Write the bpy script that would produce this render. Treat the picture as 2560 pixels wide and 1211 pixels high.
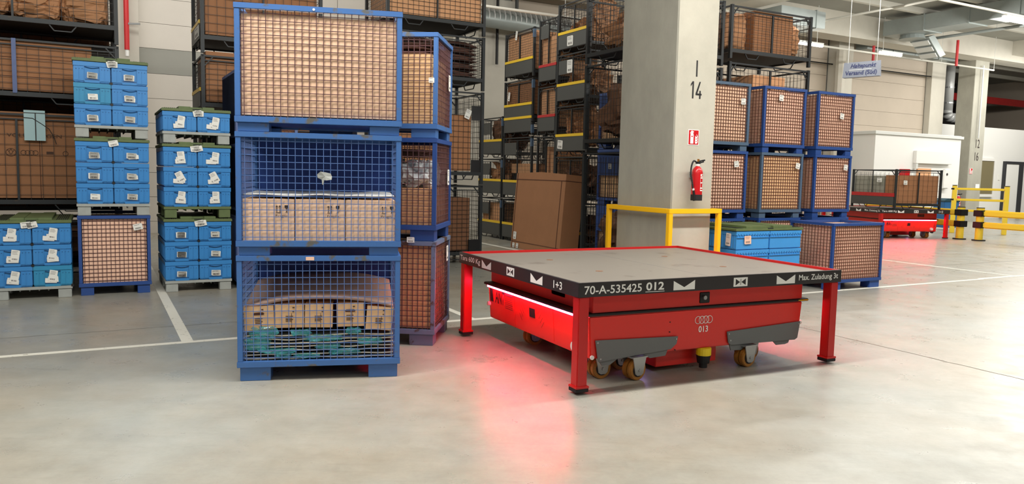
import bpy, bmesh, math, random
from mathutils import Vector, Matrix, noise
random.seed(7)
for o in list(bpy.data.objects): bpy.data.objects.remove(o)
SC = bpy.context.scene
COL = SC.collection
R = math.radians

# ---------------------------------------------------------------- camera
cam_d = bpy.data.cameras.new('camera'); cam = bpy.data.objects.new('camera', cam_d); COL.objects.link(cam)
cam_d.sensor_fit = 'HORIZONTAL'; cam_d.sensor_width = 36.0; cam_d.lens = 1922.2 / 2560 * 36.0
cam_d.clip_start = 0.05; cam_d.clip_end = 200
_p, _r = 0.0897, 0.0215
_f = Vector((0, math.cos(_p), -math.sin(_p))); _x = Vector((1, 0, 0)); _u = _x.cross(_f)
_x2 = math.cos(_r) * _x + math.sin(_r) * _u; _u2 = -math.sin(_r) * _x + math.cos(_r) * _u
M = Matrix.Identity(4)
for i in range(3):
    M[i][0] = _x2[i]; M[i][1] = _u2[i]; M[i][2] = -_f[i]
M[2][3] = 1.6
cam.matrix_world = M
SC.camera = cam

# ---------------------------------------------------------------- world, exposure, lights
SC.view_settings.view_transform = 'Standard'; SC.view_settings.look = 'None'
SC.view_settings.gamma = 1.0; SC.view_settings.use_curve_mapping = False
SC.view_settings.exposure = 0.0
W = bpy.data.worlds.new('hall_air'); SC.world = W; W.use_nodes = True
W.node_tree.nodes['Background'].inputs[0].default_value = (1.0, 0.97, 0.92, 1)
W.node_tree.nodes['Background'].inputs[1].default_value = 0.17

YAW = 28.5
ER = Vector((math.cos(R(YAW)), math.sin(R(YAW)), 0)); EL = Vector((-ER.y, ER.x, 0))
def P(s, n, z=0.0):
    "hall grid: s runs along the back wall to the right, n towards the back wall"
    return ER * s + EL * n + Vector((0, 0, z))

def area(name, loc, sx, sy, energy, color=(1, 0.97, 0.91), rot=(0, 0, 0)):
    l = bpy.data.lights.new(name, 'AREA'); l.shape = 'RECTANGLE'; l.size = sx; l.size_y = sy
    l.energy = energy; l.color = color
    o = bpy.data.objects.new(name, l); o.location = loc; o.rotation_euler = rot; COL.objects.link(o)
    return o
# rows of hall lighting: each row of tubes hangs at about 5.6 m and throws light to both sides; the last one is added to brighten the office wall
for (s, n, L, e, z) in [(0.5, -6.5, 14, 230, 5.6), (1.0, -0.7, 14, 250, 5.6), (1.6, 4.75, 11, 980, 5.3), (11.5, 4.6, 8, 560, 5.4), (13.5, -0.7, 9, 200, 5.6), (-0.5, 9.2, 4, 26, 5.8), (16, 9.9, 12, 480, 5.6),
                        (6.3, 14.5, 5, 150, 6.3), (1.0, 17.0, 8, 260, 6.3), (20, 14.5, 12, 560, 6.4), (28, 9.9, 10, 480, 6.0), (30, 14.5, 8, 620, 6.3), (35, 16.8, 9, 620, 6.0)]:
    for tilt in (-38, 38):
        area('ceiling_and_fill_row', P(s, n, z), L, 0.25, e/2, rot=(R(tilt), 0, R(YAW)))

# ---------------------------------------------------------------- materials
def lin(h):
    if isinstance(h, str):
        h = h.lstrip('#'); h = [int(h[i:i+2], 16) for i in (0, 2, 4)]
    return tuple((c/255/12.92) if c/255 <= 0.04045 else ((c/255+0.055)/1.055)**2.4 for c in h) + (1,)
MATS = {}
def mat(name, col, rough=0.5, metal=0.0, noise_amt=0.0, nscale=8.0, col2=None, thr=None, bump=0.0, bscale=40.0, emit=None, estr=0.0,
        alpha=1.0, spec=0.5, stretch=None, coat=0.0, trans=0.0):
    m = bpy.data.materials.new(name); m.use_nodes = True; nt = m.node_tree; N = nt.nodes; L = nt.links
    b = N['Principled BSDF']; c = lin(col)
    b.inputs['Base Color'].default_value = c; b.inputs['Roughness'].default_value = rough; b.inputs['Metallic'].default_value = metal
    b.inputs['Specular IOR Level'].default_value = spec; b.inputs['Coat Weight'].default_value = coat
    b.inputs['Alpha'].default_value = alpha; b.inputs['Transmission Weight'].default_value = trans
    if emit:
        b.inputs['Emission Color'].default_value = lin(emit); b.inputs['Emission Strength'].default_value = estr
    if noise_amt or col2 or bump:
        tc = N.new('ShaderNodeTexCoord'); mp = N.new('ShaderNodeMapping'); L.new(tc.outputs['Object'], mp.inputs[0])
        if stretch: mp.inputs['Scale'].default_value = stretch
    if noise_amt or col2:
        n = N.new('ShaderNodeTexNoise'); n.inputs['Scale'].default_value = nscale; n.inputs['Detail'].default_value = 6; n.inputs['Roughness'].default_value = 0.65
        L.new(mp.outputs[0], n.inputs['Vector'])
        rp = N.new('ShaderNodeValToRGB'); L.new(n.outputs['Fac'], rp.inputs[0])
        c2 = lin(col2) if col2 else tuple(x*(1-noise_amt) for x in c[:3]) + (1,)
        c1 = c if col2 else tuple(min(1, x*(1+noise_amt*0.5)) for x in c[:3]) + (1,)
        if thr is None:
            rp.color_ramp.elements[0].position = 0.3; rp.color_ramp.elements[1].position = 0.7
        else:
            rp.color_ramp.elements[0].position = thr; rp.color_ramp.elements[1].position = min(1, thr+0.07)
        rp.color_ramp.elements[0].color = c1 if thr is not None else c2
        rp.color_ramp.elements[1].color = c2 if thr is not None else c1
        L.new(rp.outputs[0], b.inputs['Base Color'])
    if bump:
        n2 = N.new('ShaderNodeTexNoise'); n2.inputs['Scale'].default_value = bscale; n2.inputs['Detail'].default_value = 4
        L.new(mp.outputs[0], n2.inputs['Vector'])
        bp = N.new('ShaderNodeBump'); bp.inputs['Strength'].default_value = bump; bp.inputs['Distance'].default_value = 0.01
        L.new(n2.outputs['Fac'], bp.inputs['Height']); L.new(bp.outputs[0], b.inputs['Normal'])
    MATS[name] = m; return m

mat('blue_paint', (60, 104, 164), 0.45, col2=(92, 92, 88), thr=0.57, nscale=6, bump=0.05)
mat('blue_paint_deep', (36, 70, 134), 0.45, col2=(70, 78, 100), thr=0.7, nscale=5)
mat('blue_paint_rusty', (98, 112, 142), 0.55, col2=(72, 48, 36), thr=0.53, nscale=6, bump=0.1)
mat('blue_paint_grey', (72, 94, 118), 0.5, col2=(72, 70, 68), thr=0.66, nscale=6)
mat('blue_sheet', (30, 66, 142), 0.5, noise_amt=0.25, nscale=3)
mat('blue_dark_sheet', (84, 102, 148), 0.5, noise_amt=0.2, nscale=4)
mat('wire_rust', (92, 60, 62), 0.6, 0.2)
mat('wire_brown', (112, 70, 56), 0.6, 0.2)
mat('wire_blue', (86, 116, 172), 0.4, 0.1)
mat('wire_dark', (44, 42, 40), 0.5, 0.3)
mat('rack_dark', (42, 46, 48), 0.5, 0.2, col2=(70, 56, 44), thr=0.62, nscale=7)
mat('rack_sheet', (74, 76, 74), 0.5, 0.1, col2=(112, 92, 62), thr=0.66, nscale=6)
mat('rack_floor', (26, 28, 30), 0.7, noise_amt=0.4)
mat('yellow_paint', (236, 196, 32), 0.4, col2=(200, 160, 50), thr=0.66, nscale=9)
mat('yellow_barrier', (240, 208, 60), 0.35)
mat('yellow_rail', (246, 190, 24), 0.35)
mat('red_bar', (186, 36, 38), 0.45, noise_amt=0.15)
mat('card_light', (242, 204, 172), 0.8, noise_amt=0.05, nscale=3, bump=0.02)
mat('card_pink', (236, 194, 168), 0.8, noise_amt=0.06, nscale=3)
mat('card_yellow', (232, 190, 142), 0.8, noise_amt=0.06, nscale=3)
mat('card_mid', (220, 166, 122), 0.8, noise_amt=0.07, nscale=3, bump=0.02)
mat('card_brown', (160, 112, 76), 0.8, noise_amt=0.08, nscale=2.5)
mat('card_dark', (118, 80, 54), 0.8, noise_amt=0.12, nscale=2.5)
mat('card_seam', (84, 50, 36), 0.9)
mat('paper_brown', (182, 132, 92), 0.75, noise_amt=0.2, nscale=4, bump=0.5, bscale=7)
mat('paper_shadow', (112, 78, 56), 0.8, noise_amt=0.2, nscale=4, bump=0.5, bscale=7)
mat('cloth_dark', (92, 62, 52), 0.9, noise_amt=0.25, nscale=6, bump=0.4, bscale=12)
mat('crate_blue', (54, 130, 196), 0.4, noise_amt=0.08, nscale=3)
mat('crate_teal', (46, 136, 180), 0.4, noise_amt=0.08, nscale=3)
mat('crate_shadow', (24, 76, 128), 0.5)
mat('crate_bright', (62, 146, 214), 0.4, noise_amt=0.06, nscale=3)
mat('lid_green', (92, 108, 66), 0.6, noise_amt=0.2, nscale=6)
mat('lid_dark', (34, 42, 32), 0.7)
mat('pallet_grey', (160, 164, 160), 0.6, noise_amt=0.12, nscale=8)
mat('black', (16, 16, 18), 0.5)
mat('rubber', (22, 20, 22), 0.7)
mat('print_dark', (52, 42, 40), 0.8)
mat('print_grey', (104, 100, 98), 0.8)
mat('print_brown', (78, 54, 40), 0.8)
mat('paper_white', (226, 226, 220), 0.7)
mat('paper_bluish', (176, 208, 212), 0.6)
mat('white_vinyl', (236, 236, 232), 0.5)
mat('robot_red', (216, 42, 34), 0.35, noise_amt=0.03, nscale=2)
mat('robot_red_dark', (168, 24, 22), 0.45, noise_amt=0.05, nscale=3)
mat('leg_red', (190, 26, 26), 0.35, noise_amt=0.05)
mat('band_black', (40, 36, 38), 0.45)
mat('deck_grey', (116, 110, 102), 0.42, col2=(98, 91, 84), thr=0.6, nscale=3.2, bump=0.02)
mat('guard_grey', (104, 106, 106), 0.5)
mat('steel', (170, 172, 172), 0.35, 0.6)
mat('wheel_tyre', (168, 112, 44), 0.5, noise_amt=0.2)
mat('wheel_hub', (40, 36, 34), 0.6)
mat('scanner_yellow', (236, 206, 20), 0.4)
mat('led_red', (255, 40, 60), 0.5, emit=(255, 46, 82), estr=110)
mat('led_white', (255, 240, 240), 0.5, emit=(255, 120, 120), estr=14)
mat('led_blue', (200, 210, 255), 0.5, emit=(170, 170, 255), estr=9)
mat('lamp', (255, 255, 250), 0.5, emit=(255, 252, 240), estr=14)
mat('lamp_body', (206, 208, 204), 0.5)
mat('film_teal', (84, 196, 200), 0.16, alpha=0.5, noise_amt=0.5, nscale=12, bump=0.8, bscale=14, spec=0.8)
mat('film_clear', (236, 238, 240), 0.25, alpha=0.9, bump=0.8, bscale=10, spec=0.8)
mat('sheet_white', (222, 222, 220), 0.5)
mat('sheet_edge', (214, 206, 184), 0.7)
mat('sheet_grey', (70, 76, 76), 0.5)
mat('sheet_tan', (170, 138, 122), 0.5, noise_amt=0.1, nscale=2)
mat('concrete_col', (160, 158, 146), 0.8, noise_amt=0.16, nscale=2.2, bump=0.08, bscale=30, stretch=(1, 1, 0.5))
mat('concrete_side', (184, 180, 166), 0.8, noise_amt=0.1, nscale=2.5, bump=0.08, bscale=30)
mat('concrete_light', (196, 192, 180), 0.8, noise_amt=0.06, nscale=2)
mat('wall_lit_white', (214, 208, 198), 0.7, noise_amt=0.04, nscale=0.8)
mat('wall_grey', (156, 156, 148), 0.7, noise_amt=0.04, nscale=0.8)
mat('wall_beige', (182, 170, 154), 0.7, noise_amt=0.06, nscale=0.8)
mat('wall_dark', (52, 50, 50), 0.8, noise_amt=0.3, nscale=0.6)
mat('office_white', (226, 226, 222), 0.55)
mat('ceiling_grey', (150, 150, 142), 0.8, noise_amt=0.08, nscale=0.8)
mat('ceiling_rib', (196, 194, 184), 0.8)
mat('ceiling_dark', (108, 106, 100), 0.8)
mat('duct', (150, 158, 156), 0.4, 0.35, noise_amt=0.1, nscale=1.5)
mat('pipe_silver', (196, 198, 196), 0.35, 0.15)
mat('pipe_red', (196, 28, 34), 0.4)
mat('line_white', (214, 212, 200), 0.6, col2=(150, 146, 134), thr=0.6, nscale=14)
mat('crack', (92, 86, 76), 0.9)
mat('joint', (110, 106, 96), 0.9)
mat('sign_grey', (132, 138, 150), 0.45)
mat('sign_blue', (38, 46, 96), 0.6)
mat('extinguisher_red', (190, 24, 30), 0.25)
mat('brass', (190, 130, 60), 0.3, 0.8)
mat('bin_blue', (44, 108, 170), 0.5)
mat('bin_dark', (36, 70, 84), 0.5)
mat('glass_office', (120, 112, 84), 0.12, spec=0.8)
mat('door_dark', (44, 46, 50), 0.5)
mat('shrink_grey', (150, 150, 138), 0.3, alpha=0.95, bump=0.5, bscale=10)

def floor_mat():
    m = bpy.data.materials.new('floor_concrete'); m.use_nodes = True; nt = m.node_tree; N = nt.nodes; L = nt.links
    b = N['Principled BSDF']; tc = N.new('ShaderNodeTexCoord')
    def nz(scale, detail=8, rough=0.6, sc=None, rot=0):
        n = N.new('ShaderNodeTexNoise'); n.inputs['Scale'].default_value = scale; n.inputs['Detail'].default_value = detail; n.inputs['Roughness'].default_value = rough
        mp = N.new('ShaderNodeMapping'); L.new(tc.outputs['Object'], mp.inputs[0]); L.new(mp.outputs[0], n.inputs['Vector'])
        if sc: mp.inputs['Scale'].default_value = sc
        mp.inputs['Rotation'].default_value = (0, 0, rot)
        return n
    def ramp(n, a, ca, bb, cb):
        r = N.new('ShaderNodeValToRGB'); L.new(n.outputs['Fac'], r.inputs[0])
        r.color_ramp.elements[0].position = a; r.color_ramp.elements[0].color = ca
        r.color_ramp.elements[1].position = bb; r.color_ramp.elements[1].color = cb
        return r
    def mix(kind, fac, a, bb):
        x = N.new('ShaderNodeMix'); x.data_type = 'RGBA'; x.blend_type = kind; x.inputs[0].default_value = fac
        L.new(a, x.inputs[6]); L.new(bb, x.inputs[7]); return x.outputs[2]
    base = ramp(nz(0.55, 6, 0.6), 0.35, lin((156, 149, 134)), 0.65, lin((152, 154, 147)))
    mott = ramp(nz(2.6, 10, 0.7), 0.3, (0.76, 0.75, 0.73, 1), 0.62, (1, 1, 1, 1))
    scuff = ramp(nz(3.2, 9, 0.75, (0.5, 6, 1), 0.25), 0.30, (0.84, 0.83, 0.81, 1), 0.46, (1, 1, 1, 1))
    scuff2 = ramp(nz(2.4, 9, 0.8, (7, 0.6, 1), 0.5), 0.27, (0.86, 0.85, 0.83, 1), 0.42, (1, 1, 1, 1))
    fine = ramp(nz(30, 4, 0.7), 0.3, (0.93, 0.93, 0.93, 1), 0.6, (1, 1, 1, 1))
    c = mix('MULTIPLY', 0.8, base.outputs[0], mott.outputs[0]); c = mix('MULTIPLY', 0.8, c, scuff.outputs[0])
    c = mix('MULTIPLY', 0.8, c, scuff2.outputs[0]); c = mix('MULTIPLY', 0.8, c, fine.outputs[0])
    L.new(c, b.inputs['Base Color'])
    rr = ramp(nz(3.0, 6, 0.7), 0.3, (0.24, 0.24, 0.24, 1), 0.7, (0.42, 0.42, 0.42, 1)); L.new(rr.outputs[0], b.inputs['Roughness'])
    b.inputs['Specular IOR Level'].default_value = 0.5
    bp = N.new('ShaderNodeBump'); bp.inputs['Strength'].default_value = 0.04; bp.inputs['Distance'].default_value = 0.01
    L.new(nz(14, 6).outputs['Fac'], bp.inputs['Height']); L.new(bp.outputs[0], b.inputs['Normal'])
    MATS['floor_concrete'] = m
floor_mat()

# ---------------------------------------------------------------- mesh helpers
class MB:
    def __init__(s): s.v = []; s.f = []
    def add(s, vs, fs, T=None):
        k = len(s.v)
        s.v += [tuple(T @ Vector(v)) if T else tuple(v) for v in vs]
        s.f += [tuple(i + k for i in f) for f in fs]; return s
    def box(s, x0, x1, y0, y1, z0, z1, T=None):
        vs = [(x0,y0,z0),(x1,y0,z0),(x1,y1,z0),(x0,y1,z0),(x0,y0,z1),(x1,y0,z1),(x1,y1,z1),(x0,y1,z1)]
        return s.add(vs, [(0,3,2,1),(4,5,6,7),(0,1,5,4),(1,2,6,5),(2,3,7,6),(3,0,4,7)], T)
    def prism(s, poly, lo, hi, axis='y', T=None):
        "poly in the plane normal to axis: y -> (x,z), x -> (y,z), z -> (x,y)"
        n = len(poly)
        def q(p, t): return (p[0], t, p[1]) if axis == 'y' else ((t, p[0], p[1]) if axis == 'x' else (p[0], p[1], t))
        vs = [q(p, lo) for p in poly] + [q(p, hi) for p in poly]
        fs = [tuple(range(n)), tuple(range(2*n-1, n-1, -1))] + [(i, (i+1) % n, n+(i+1) % n, n+i)[::-1] for i in range(n)]
        return s.add(vs, fs, T)
    def cyl(s, p0, p1, r, n=12, r1=None, T=None):
        p0, p1 = Vector(p0), Vector(p1); d = (p1-p0).normalized(); a = d.orthogonal().normalized(); b = d.cross(a)
        r1 = r if r1 is None else r1; vs = []
        for p, rr in ((p0, r), (p1, r1)):
            vs += [p + a*rr*math.cos(2*math.pi*i/n) + b*rr*math.sin(2*math.pi*i/n) for i in range(n)]
        fs = [(i, (i+1) % n, n+(i+1) % n, n+i) for i in range(n)] + [tuple(range(n-1, -1, -1)), tuple(range(n, 2*n))]
        return s.add(vs, fs, T)
    def bar(s, p0, p1, w, T=None, w2=None):
        "square bar between two points"
        p0, p1 = Vector(p0), Vector(p1); d = (p1-p0).normalized()
        up = Vector((0, 0, 1)) if abs(d.z) < 0.9 else Vector((0, 1, 0))
        a = d.cross(up).normalized(); b = d.cross(a); h = w/2; h2 = (w2 or w)/2
        vs = [p + a*x*h + b*y*h2 for p in (p0, p1) for x, y in ((-1,-1),(1,-1),(1,1),(-1,1))]
        return s.add(vs, [(0,1,2,3),(7,6,5,4),(0,4,5,1),(1,5,6,2),(2,6,7,3),(3,7,4,0)], T)
    def tube(s, pts, r, n=8, T=None):
        for a, b in zip(pts, pts[1:]): s.cyl(a, b, r, n, T=T)
        return s
    def obj(s, name, m, parent=None, bevel=0, smooth=False, stuff=False):
        me = bpy.data.meshes.new(name); me.from_pydata([tuple(v) for v in s.v], [], s.f)
        bm = bmesh.new(); bm.from_mesh(me)
        if bevel:
            es = [e for e in bm.edges if len(e.link_faces) == 2 and e.calc_face_angle(0) > 0.6]
            bmesh.ops.bevel(bm, geom=es, offset=bevel, segments=2, affect='EDGES', clamp_overlap=True)
        bmesh.ops.recalc_face_normals(bm, faces=bm.faces); bm.to_mesh(me); bm.free()
        if smooth: me.polygons.foreach_set('use_smooth', [True]*len(me.polygons))
        me.materials.append(MATS[m]); o = bpy.data.objects.new(name, me); COL.objects.link(o)
        if parent: o.parent = parent
        if stuff: o['kind'] = 'stuff'
        return o

def tag(o, label=None, cat=None, group=None, kind=None):
    if label: o['label'] = label
    if cat: o['category'] = cat
    if group: o['group'] = group
    if kind: o['kind'] = kind
    return o
def thing(name, label, cat, loc=(0, 0, 0), yaw=0.0, group=None):
    o = bpy.data.objects.new(name, None); COL.objects.link(o); o.empty_display_size = 0.1
    o.location = loc; o.rotation_euler = (0, 0, R(yaw)); return tag(o, label, cat, group)
def copy_tree(o, parent=None):
    c = o.copy(); COL.objects.link(c); c.parent = parent
    for ch in list(o.children): copy_tree(ch, c)
    return c
def text_mesh(name, body, w, h, m, parent=None, T=None, shear=0.0, offset=0.0, stretch=False):
    "flat lettering in local x-z plane facing -y, scaled to height h (and width w when stretch)"
    cu = bpy.data.curves.new('t', 'FONT'); cu.body = body; cu.extrude = 0.0; cu.offset = offset; cu.shear = shear; cu.resolution_u = 3
    o = bpy.data.objects.new('t', cu); COL.objects.link(o); bpy.context.view_layer.update()
    me = bpy.data.meshes.new_from_object(o.evaluated_get(bpy.context.evaluated_depsgraph_get()))
    bpy.data.objects.remove(o); me.name = name
    xs = [v.co.x for v in me.vertices]; ys = [v.co.y for v in me.vertices]
    x0, x1, y0, y1 = min(xs), max(xs), min(ys), max(ys); k = h/(y1-y0); kx = w/(x1-x0) if w else k
    for v in me.vertices:
        co = Vector(((v.co.x-x0)*kx, 0.0, (v.co.y-y0)*k)); v.co = T @ co if T else co
    me.materials.clear(); me.materials.append(MATS[m]); ob = bpy.data.objects.new(name, me); COL.objects.link(ob)
    if parent: ob.parent = parent
    return ob
def TR(x=0, y=0, z=0, rz=0, ry=0, rx=0):
    return Matrix.Translation((x, y, z)) @ Matrix.Rotation(R(rz), 4, 'Z') @ Matrix.Rotation(R(ry), 4, 'Y') @ Matrix.Rotation(R(rx), 4, 'X')

def wire_panel(mb, a, b, z0, z1, nx, nz, t=0.006, sag=0.0):
    "vertical mesh of wires from plan point a to plan point b"
    a = Vector((a[0], a[1], 0)); b = Vector((b[0], b[1], 0)); d = b-a
    for i in range(nx):
        p = a + d*((i+0.5)/nx)
        mb.bar((p.x, p.y, z0), (p.x, p.y, z1), t)
    for j in range(nz):
        z = z0 + (z1-z0)*(j+0.5)/nz
        mb.bar((a.x, a.y, z), (b.x, b.y, z), t)

def carton_mesh(w, d, h, bulge=0.0, res=10, seed=0):
    "box of cardboard with slightly rounded, bulging sides (local origin front-left-bottom)"
    mb = MB(); rnd = random.Random(seed)
    def side(o, u, v, nrm):
        vs = []
        for j in range(res+1):
            for i in range(res+1):
                a, b = i/res, j/res
                k = (math.sin(math.pi*a)*math.sin(math.pi*b))**0.35 * bulge if 0 < i < res and 0 < j < res else 0
                p = Vector(o) + Vector(u)*a + Vector(v)*b
                k2 = noise.noise(p*3 + Vector((seed, 0, 0)))*bulge*0.4 if k else 0
                vs.append(p + Vector(nrm)*(k+k2*0.3))
        fs = [(j*(res+1)+i, j*(res+1)+i+1, (j+1)*(res+1)+i+1, (j+1)*(res+1)+i) for j in range(res) for i in range(res)]
        mb.add(vs, fs)
    side((0,0,0),(w,0,0),(0,0,h),(0,-1,0)); side((w,0,0),(0,d,0),(0,0,h),(1,0,0))
    side((w,d,0),(-w,0,0),(0,0,h),(0,1,0)); side((0,d,0),(0,-d,0),(0,0,h),(-1,0,0))
    side((0,0,h),(w,0,0),(0,d,0),(0,0,1)); side((0,0,0),(0,d,0),(w,0,0),(0,0,-1))
    return mb
def blob_mesh(w, d, h, seed, amp=0.12, freq=2.2, pw=3.0, nu=40, nv=22):
    "crumpled bundle filling about w x d x h, flat at the bottom"
    mb = MB(); vs = []
    for j in range(nv+1):
        ph = -math.pi/2 + math.pi*j/nv
        for i in range(nu):
            th = 2*math.pi*i/nu
            c = lambda x: math.copysign(abs(x)**(2/pw), x)
            p = Vector((c(math.cos(ph))*c(math.cos(th)), c(math.cos(ph))*c(math.sin(th)), c(math.sin(ph))))
            q = p*freq + Vector((seed*3.1, seed*1.7, 0))
            k = 1 + amp*(noise.noise(q)*1.2 + abs(noise.noise(q*2.3))*1.0 + noise.noise(q*5)*0.35 + (0.28-abs(noise.noise(q*3.1+Vector((5, 0, 0)))))*0.8 + (0.22-abs(noise.noise(q*7)))*0.35 - 0.45)
            x, y, z = p.x*k*w/2, p.y*k*d/2, (p.z*k*0.5+0.5)*h
            vs.append((max(-w*0.5, min(w*0.5, x)), max(-d*0.5, min(d*0.5, y)), max(0.0, min(h*1.05, z))))
    fs = [(j*nu+i, j*nu+(i+1) % nu, (j+1)*nu+(i+1) % nu, (j+1)*nu+i) for j in range(nv) for i in range(nu)]
    mb.add(vs, fs); return mb

def paper_label(parent, x, z, w, h, rot=0.0, y=-0.004, kind='label', T0=None, bars=True, name='paper_label', m='paper_white'):
    "white paper sticker on a face looking to -y, with a barcode"
    T = (T0 or Matrix.Identity(4)) @ TR(x, y, z, ry=rot)
    mb = MB(); c = 0.1*min(w, h)
    mb.prism([(-w/2+c, -h/2), (w/2, -h/2), (w/2, h/2-c), (w/2-c, h/2), (-w/2, h/2), (-w/2, -h/2+c)], -0.0015, 0.0015, 'y', T)
    o = mb.obj(name, m, parent)
    if not bars: return o
    bc = MB(); n = 9; bw = w*0.62; rnd = random.Random(int(x*1000+z*77))
    xx = -bw/2
    while xx < bw/2:
        ww = rnd.choice((0.03, 0.05, 0.08))*w
        bc.box(xx, min(bw/2, xx+ww), -0.0022, -0.0012, -h*0.36, -h*0.36+min(h*0.26, w*0.2), T); xx += ww + rnd.choice((0.03, 0.05))*w
    if h > w*0.9:
        for k in range(3): bc.box(-w*0.38, w*(0.1+0.2*rnd.random()), -0.0022, -0.0012, h*(0.36-0.11*k), h*(0.39-0.11*k), T)
    else:
        bc.box(-w*0.38, w*0.2, -0.0022, -0.0012, h*0.28, h*0.34, T)
    bc.obj('barcode', 'print_grey', o)
    return o

# ---------------------------------------------------------------- builders: containers
CACHE = {}
def cached(key, build):
    "first call builds the thing at the origin, later ones copy it with its parts"
    if key not in CACHE:
        o = build(); CACHE[key] = o; return o
    return copy_tree(CACHE[key])
def put(o, label, cat, loc, yaw, group=None, name=None):
    o.location = loc; o.rotation_euler = (0, 0, R(yaw)); o['label'] = label; o['category'] = cat
    if group: o['group'] = group
    elif 'group' in o: del o['group']
    return o

def cage(loc, yaw, w, d, h, label, foot=0.105, paint='blue_paint', wire='wire_rust', nx=22, nz=15, ny=14, back='wire', fw=0.22, group=None, near=True, wt=0.006):
    key = ('cage', w, d, h, foot, paint, wire, nx, nz, ny, back, wt)
    def build():
        t = thing('mesh_container', '', '')
        b = 0.0025 if near else 0
        for x, y in ((0.02, 0.02), (w-0.02-fw, 0.02), (0.02, d-0.02-0.16), (w-0.02-fw, d-0.02-0.16)):
            MB().prism([(x, 0), (x+fw, 0), (x+fw, foot), (x, foot)], y, y+0.16, 'y').obj('foot', paint, t, b)
        r = 0.046; z0, z1 = foot, foot+0.045; top = 0.04
        for (x0, x1, y0, y1) in ((0, w, 0, r), (0, w, d-r, d), (0, r, r, d-r), (w-r, w, r, d-r)):
            MB().box(x0, x1, y0, y1, z0, z1).obj('base_rail', paint, t, b)
        MB().box(r, w-r, r, d-r, z0+0.015, z0+0.028).obj('floor_plate', 'blue_sheet' if 'rusty' not in paint else paint, t)
        for x in (0.004, w-0.042):
            for y in (0.004, d-0.042):
                MB().box(x, x+0.038, y, y+0.038, z1, h-top).obj('corner_post', paint, t, b)
        for (x0, x1, y0, y1) in ((0, w, 0, r), (0, w, d-r, d), (0, r, r, d-r), (w-r, w, r, d-r)):
            MB().box(x0, x1, y0, y1, h-top, h).obj('top_rail', paint, t, b)
        fx = 0.042
        m = MB(); wire_panel(m, (fx, 0.02), (w-fx, 0.02), z1, h-top, nx, nz, wt); m.obj('wire_mesh', wire, t, stuff=True)
        m = MB(); wire_panel(m, (0.02, fx), (0.02, d-fx), z1, h-top, ny, nz, wt); m.obj('wire_mesh', wire, t, stuff=True)
        m = MB(); wire_panel(m, (w-0.02, fx), (w-0.02, d-fx), z1, h-top, ny, nz, wt); m.obj('wire_mesh', wire, t, stuff=True)
        if back == 'sheet':
            MB().box(fx, w-fx, d-0.03, d-0.022, z1, h-top).obj('back_sheet', 'blue_sheet', t)
        elif back == 'wire':
            m = MB(); wire_panel(m, (fx, d-0.02), (w-fx, d-0.02), z1, h-top, nx, nz, wt); m.obj('wire_mesh', wire, t, stuff=True)
        return t
    return put(cached(key, build), label, 'container', loc, yaw, group)

def carton(loc, yaw, w, d, h, label, m='card_light', bulge=0.0, group=None, name='cardboard_box', seams=False, seed=0, res=10):
    t = thing(name, label, 'box', loc, yaw, group)
    carton_mesh(w, d, h, bulge, res, seed).obj('carton_body', m, t, smooth=bulge > 0 and False)
    if seams:
        s = MB(); s.box(w*0.02, w*0.98, -0.002-bulge, 0.004, h*0.86, h*0.86+0.006); s.obj('flap_seam', 'card_seam', t)
    return t

def crate_proto(face, key, paint):
    w, d, h = (0.396, 0.592, 0.247) if face == 'short' else (0.612, 0.39, 0.247)
    t = thing('storage_crate', '', '')
    m = MB(); m.box(0.008, w-0.008, 0.008, d-0.008, 0.006, h-0.055)
    m.box(0.0, w, 0.0, d, h-0.055, h-0.002); m.box(0.014, w-0.014, 0.014, d-0.014, 0, 0.008)
    m.obj('crate_shell', paint, t, 0.002)
    r = MB()
    if face == 'short':
        r.box(0.006, 0.112, 0.0, 0.01, 0.02, h-0.06); r.box(w-0.112, w-0.006, 0.0, 0.01, 0.02, h-0.06)
        for x in (0.06, 0.112, w-0.118, w-0.066): r.box(x, x+0.006, -0.004, 0.004, 0.01, h-0.056)
        r.box(0.118, w-0.118, 0.001, 0.01, 0.0, 0.03)
    else:
        for k in range(13): r.box(0.02+k*0.046, 0.032+k*0.046, -0.001, 0.009, h-0.085, h-0.055)
        r.box(0.008, w-0.008, -0.001, 0.009, h-0.09, h-0.084)
    for k in range(8):
        y = 0.04+k*(d-0.08)/7; r.box(0.0, 0.01, y, y+0.01, 0.02, h-0.055); r.box(w-0.01, w, y, y+0.01, 0.02, h-0.055)
    r.obj('rib', paint, t, stuff=True)
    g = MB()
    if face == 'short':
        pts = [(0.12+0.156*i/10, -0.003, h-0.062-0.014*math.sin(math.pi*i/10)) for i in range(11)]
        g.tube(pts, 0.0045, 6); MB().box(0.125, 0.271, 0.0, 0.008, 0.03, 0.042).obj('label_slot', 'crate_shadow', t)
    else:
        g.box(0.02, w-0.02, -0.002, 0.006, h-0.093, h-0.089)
    g.obj('handle_recess', 'crate_shadow', t)  # dark arc and line: shade below rim and ledge put in the colour
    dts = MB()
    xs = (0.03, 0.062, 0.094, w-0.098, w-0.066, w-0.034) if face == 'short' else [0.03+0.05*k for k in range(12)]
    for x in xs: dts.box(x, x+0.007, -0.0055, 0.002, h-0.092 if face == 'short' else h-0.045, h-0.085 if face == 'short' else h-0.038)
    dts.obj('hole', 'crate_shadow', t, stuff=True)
    return t
def crate(loc, yaw, label, face='short', paint='crate_blue', group=None):
    return put(cached(('crate', face, paint), lambda: crate_proto(face, 'c', paint)), label, 'crate', loc, yaw, group)

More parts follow.
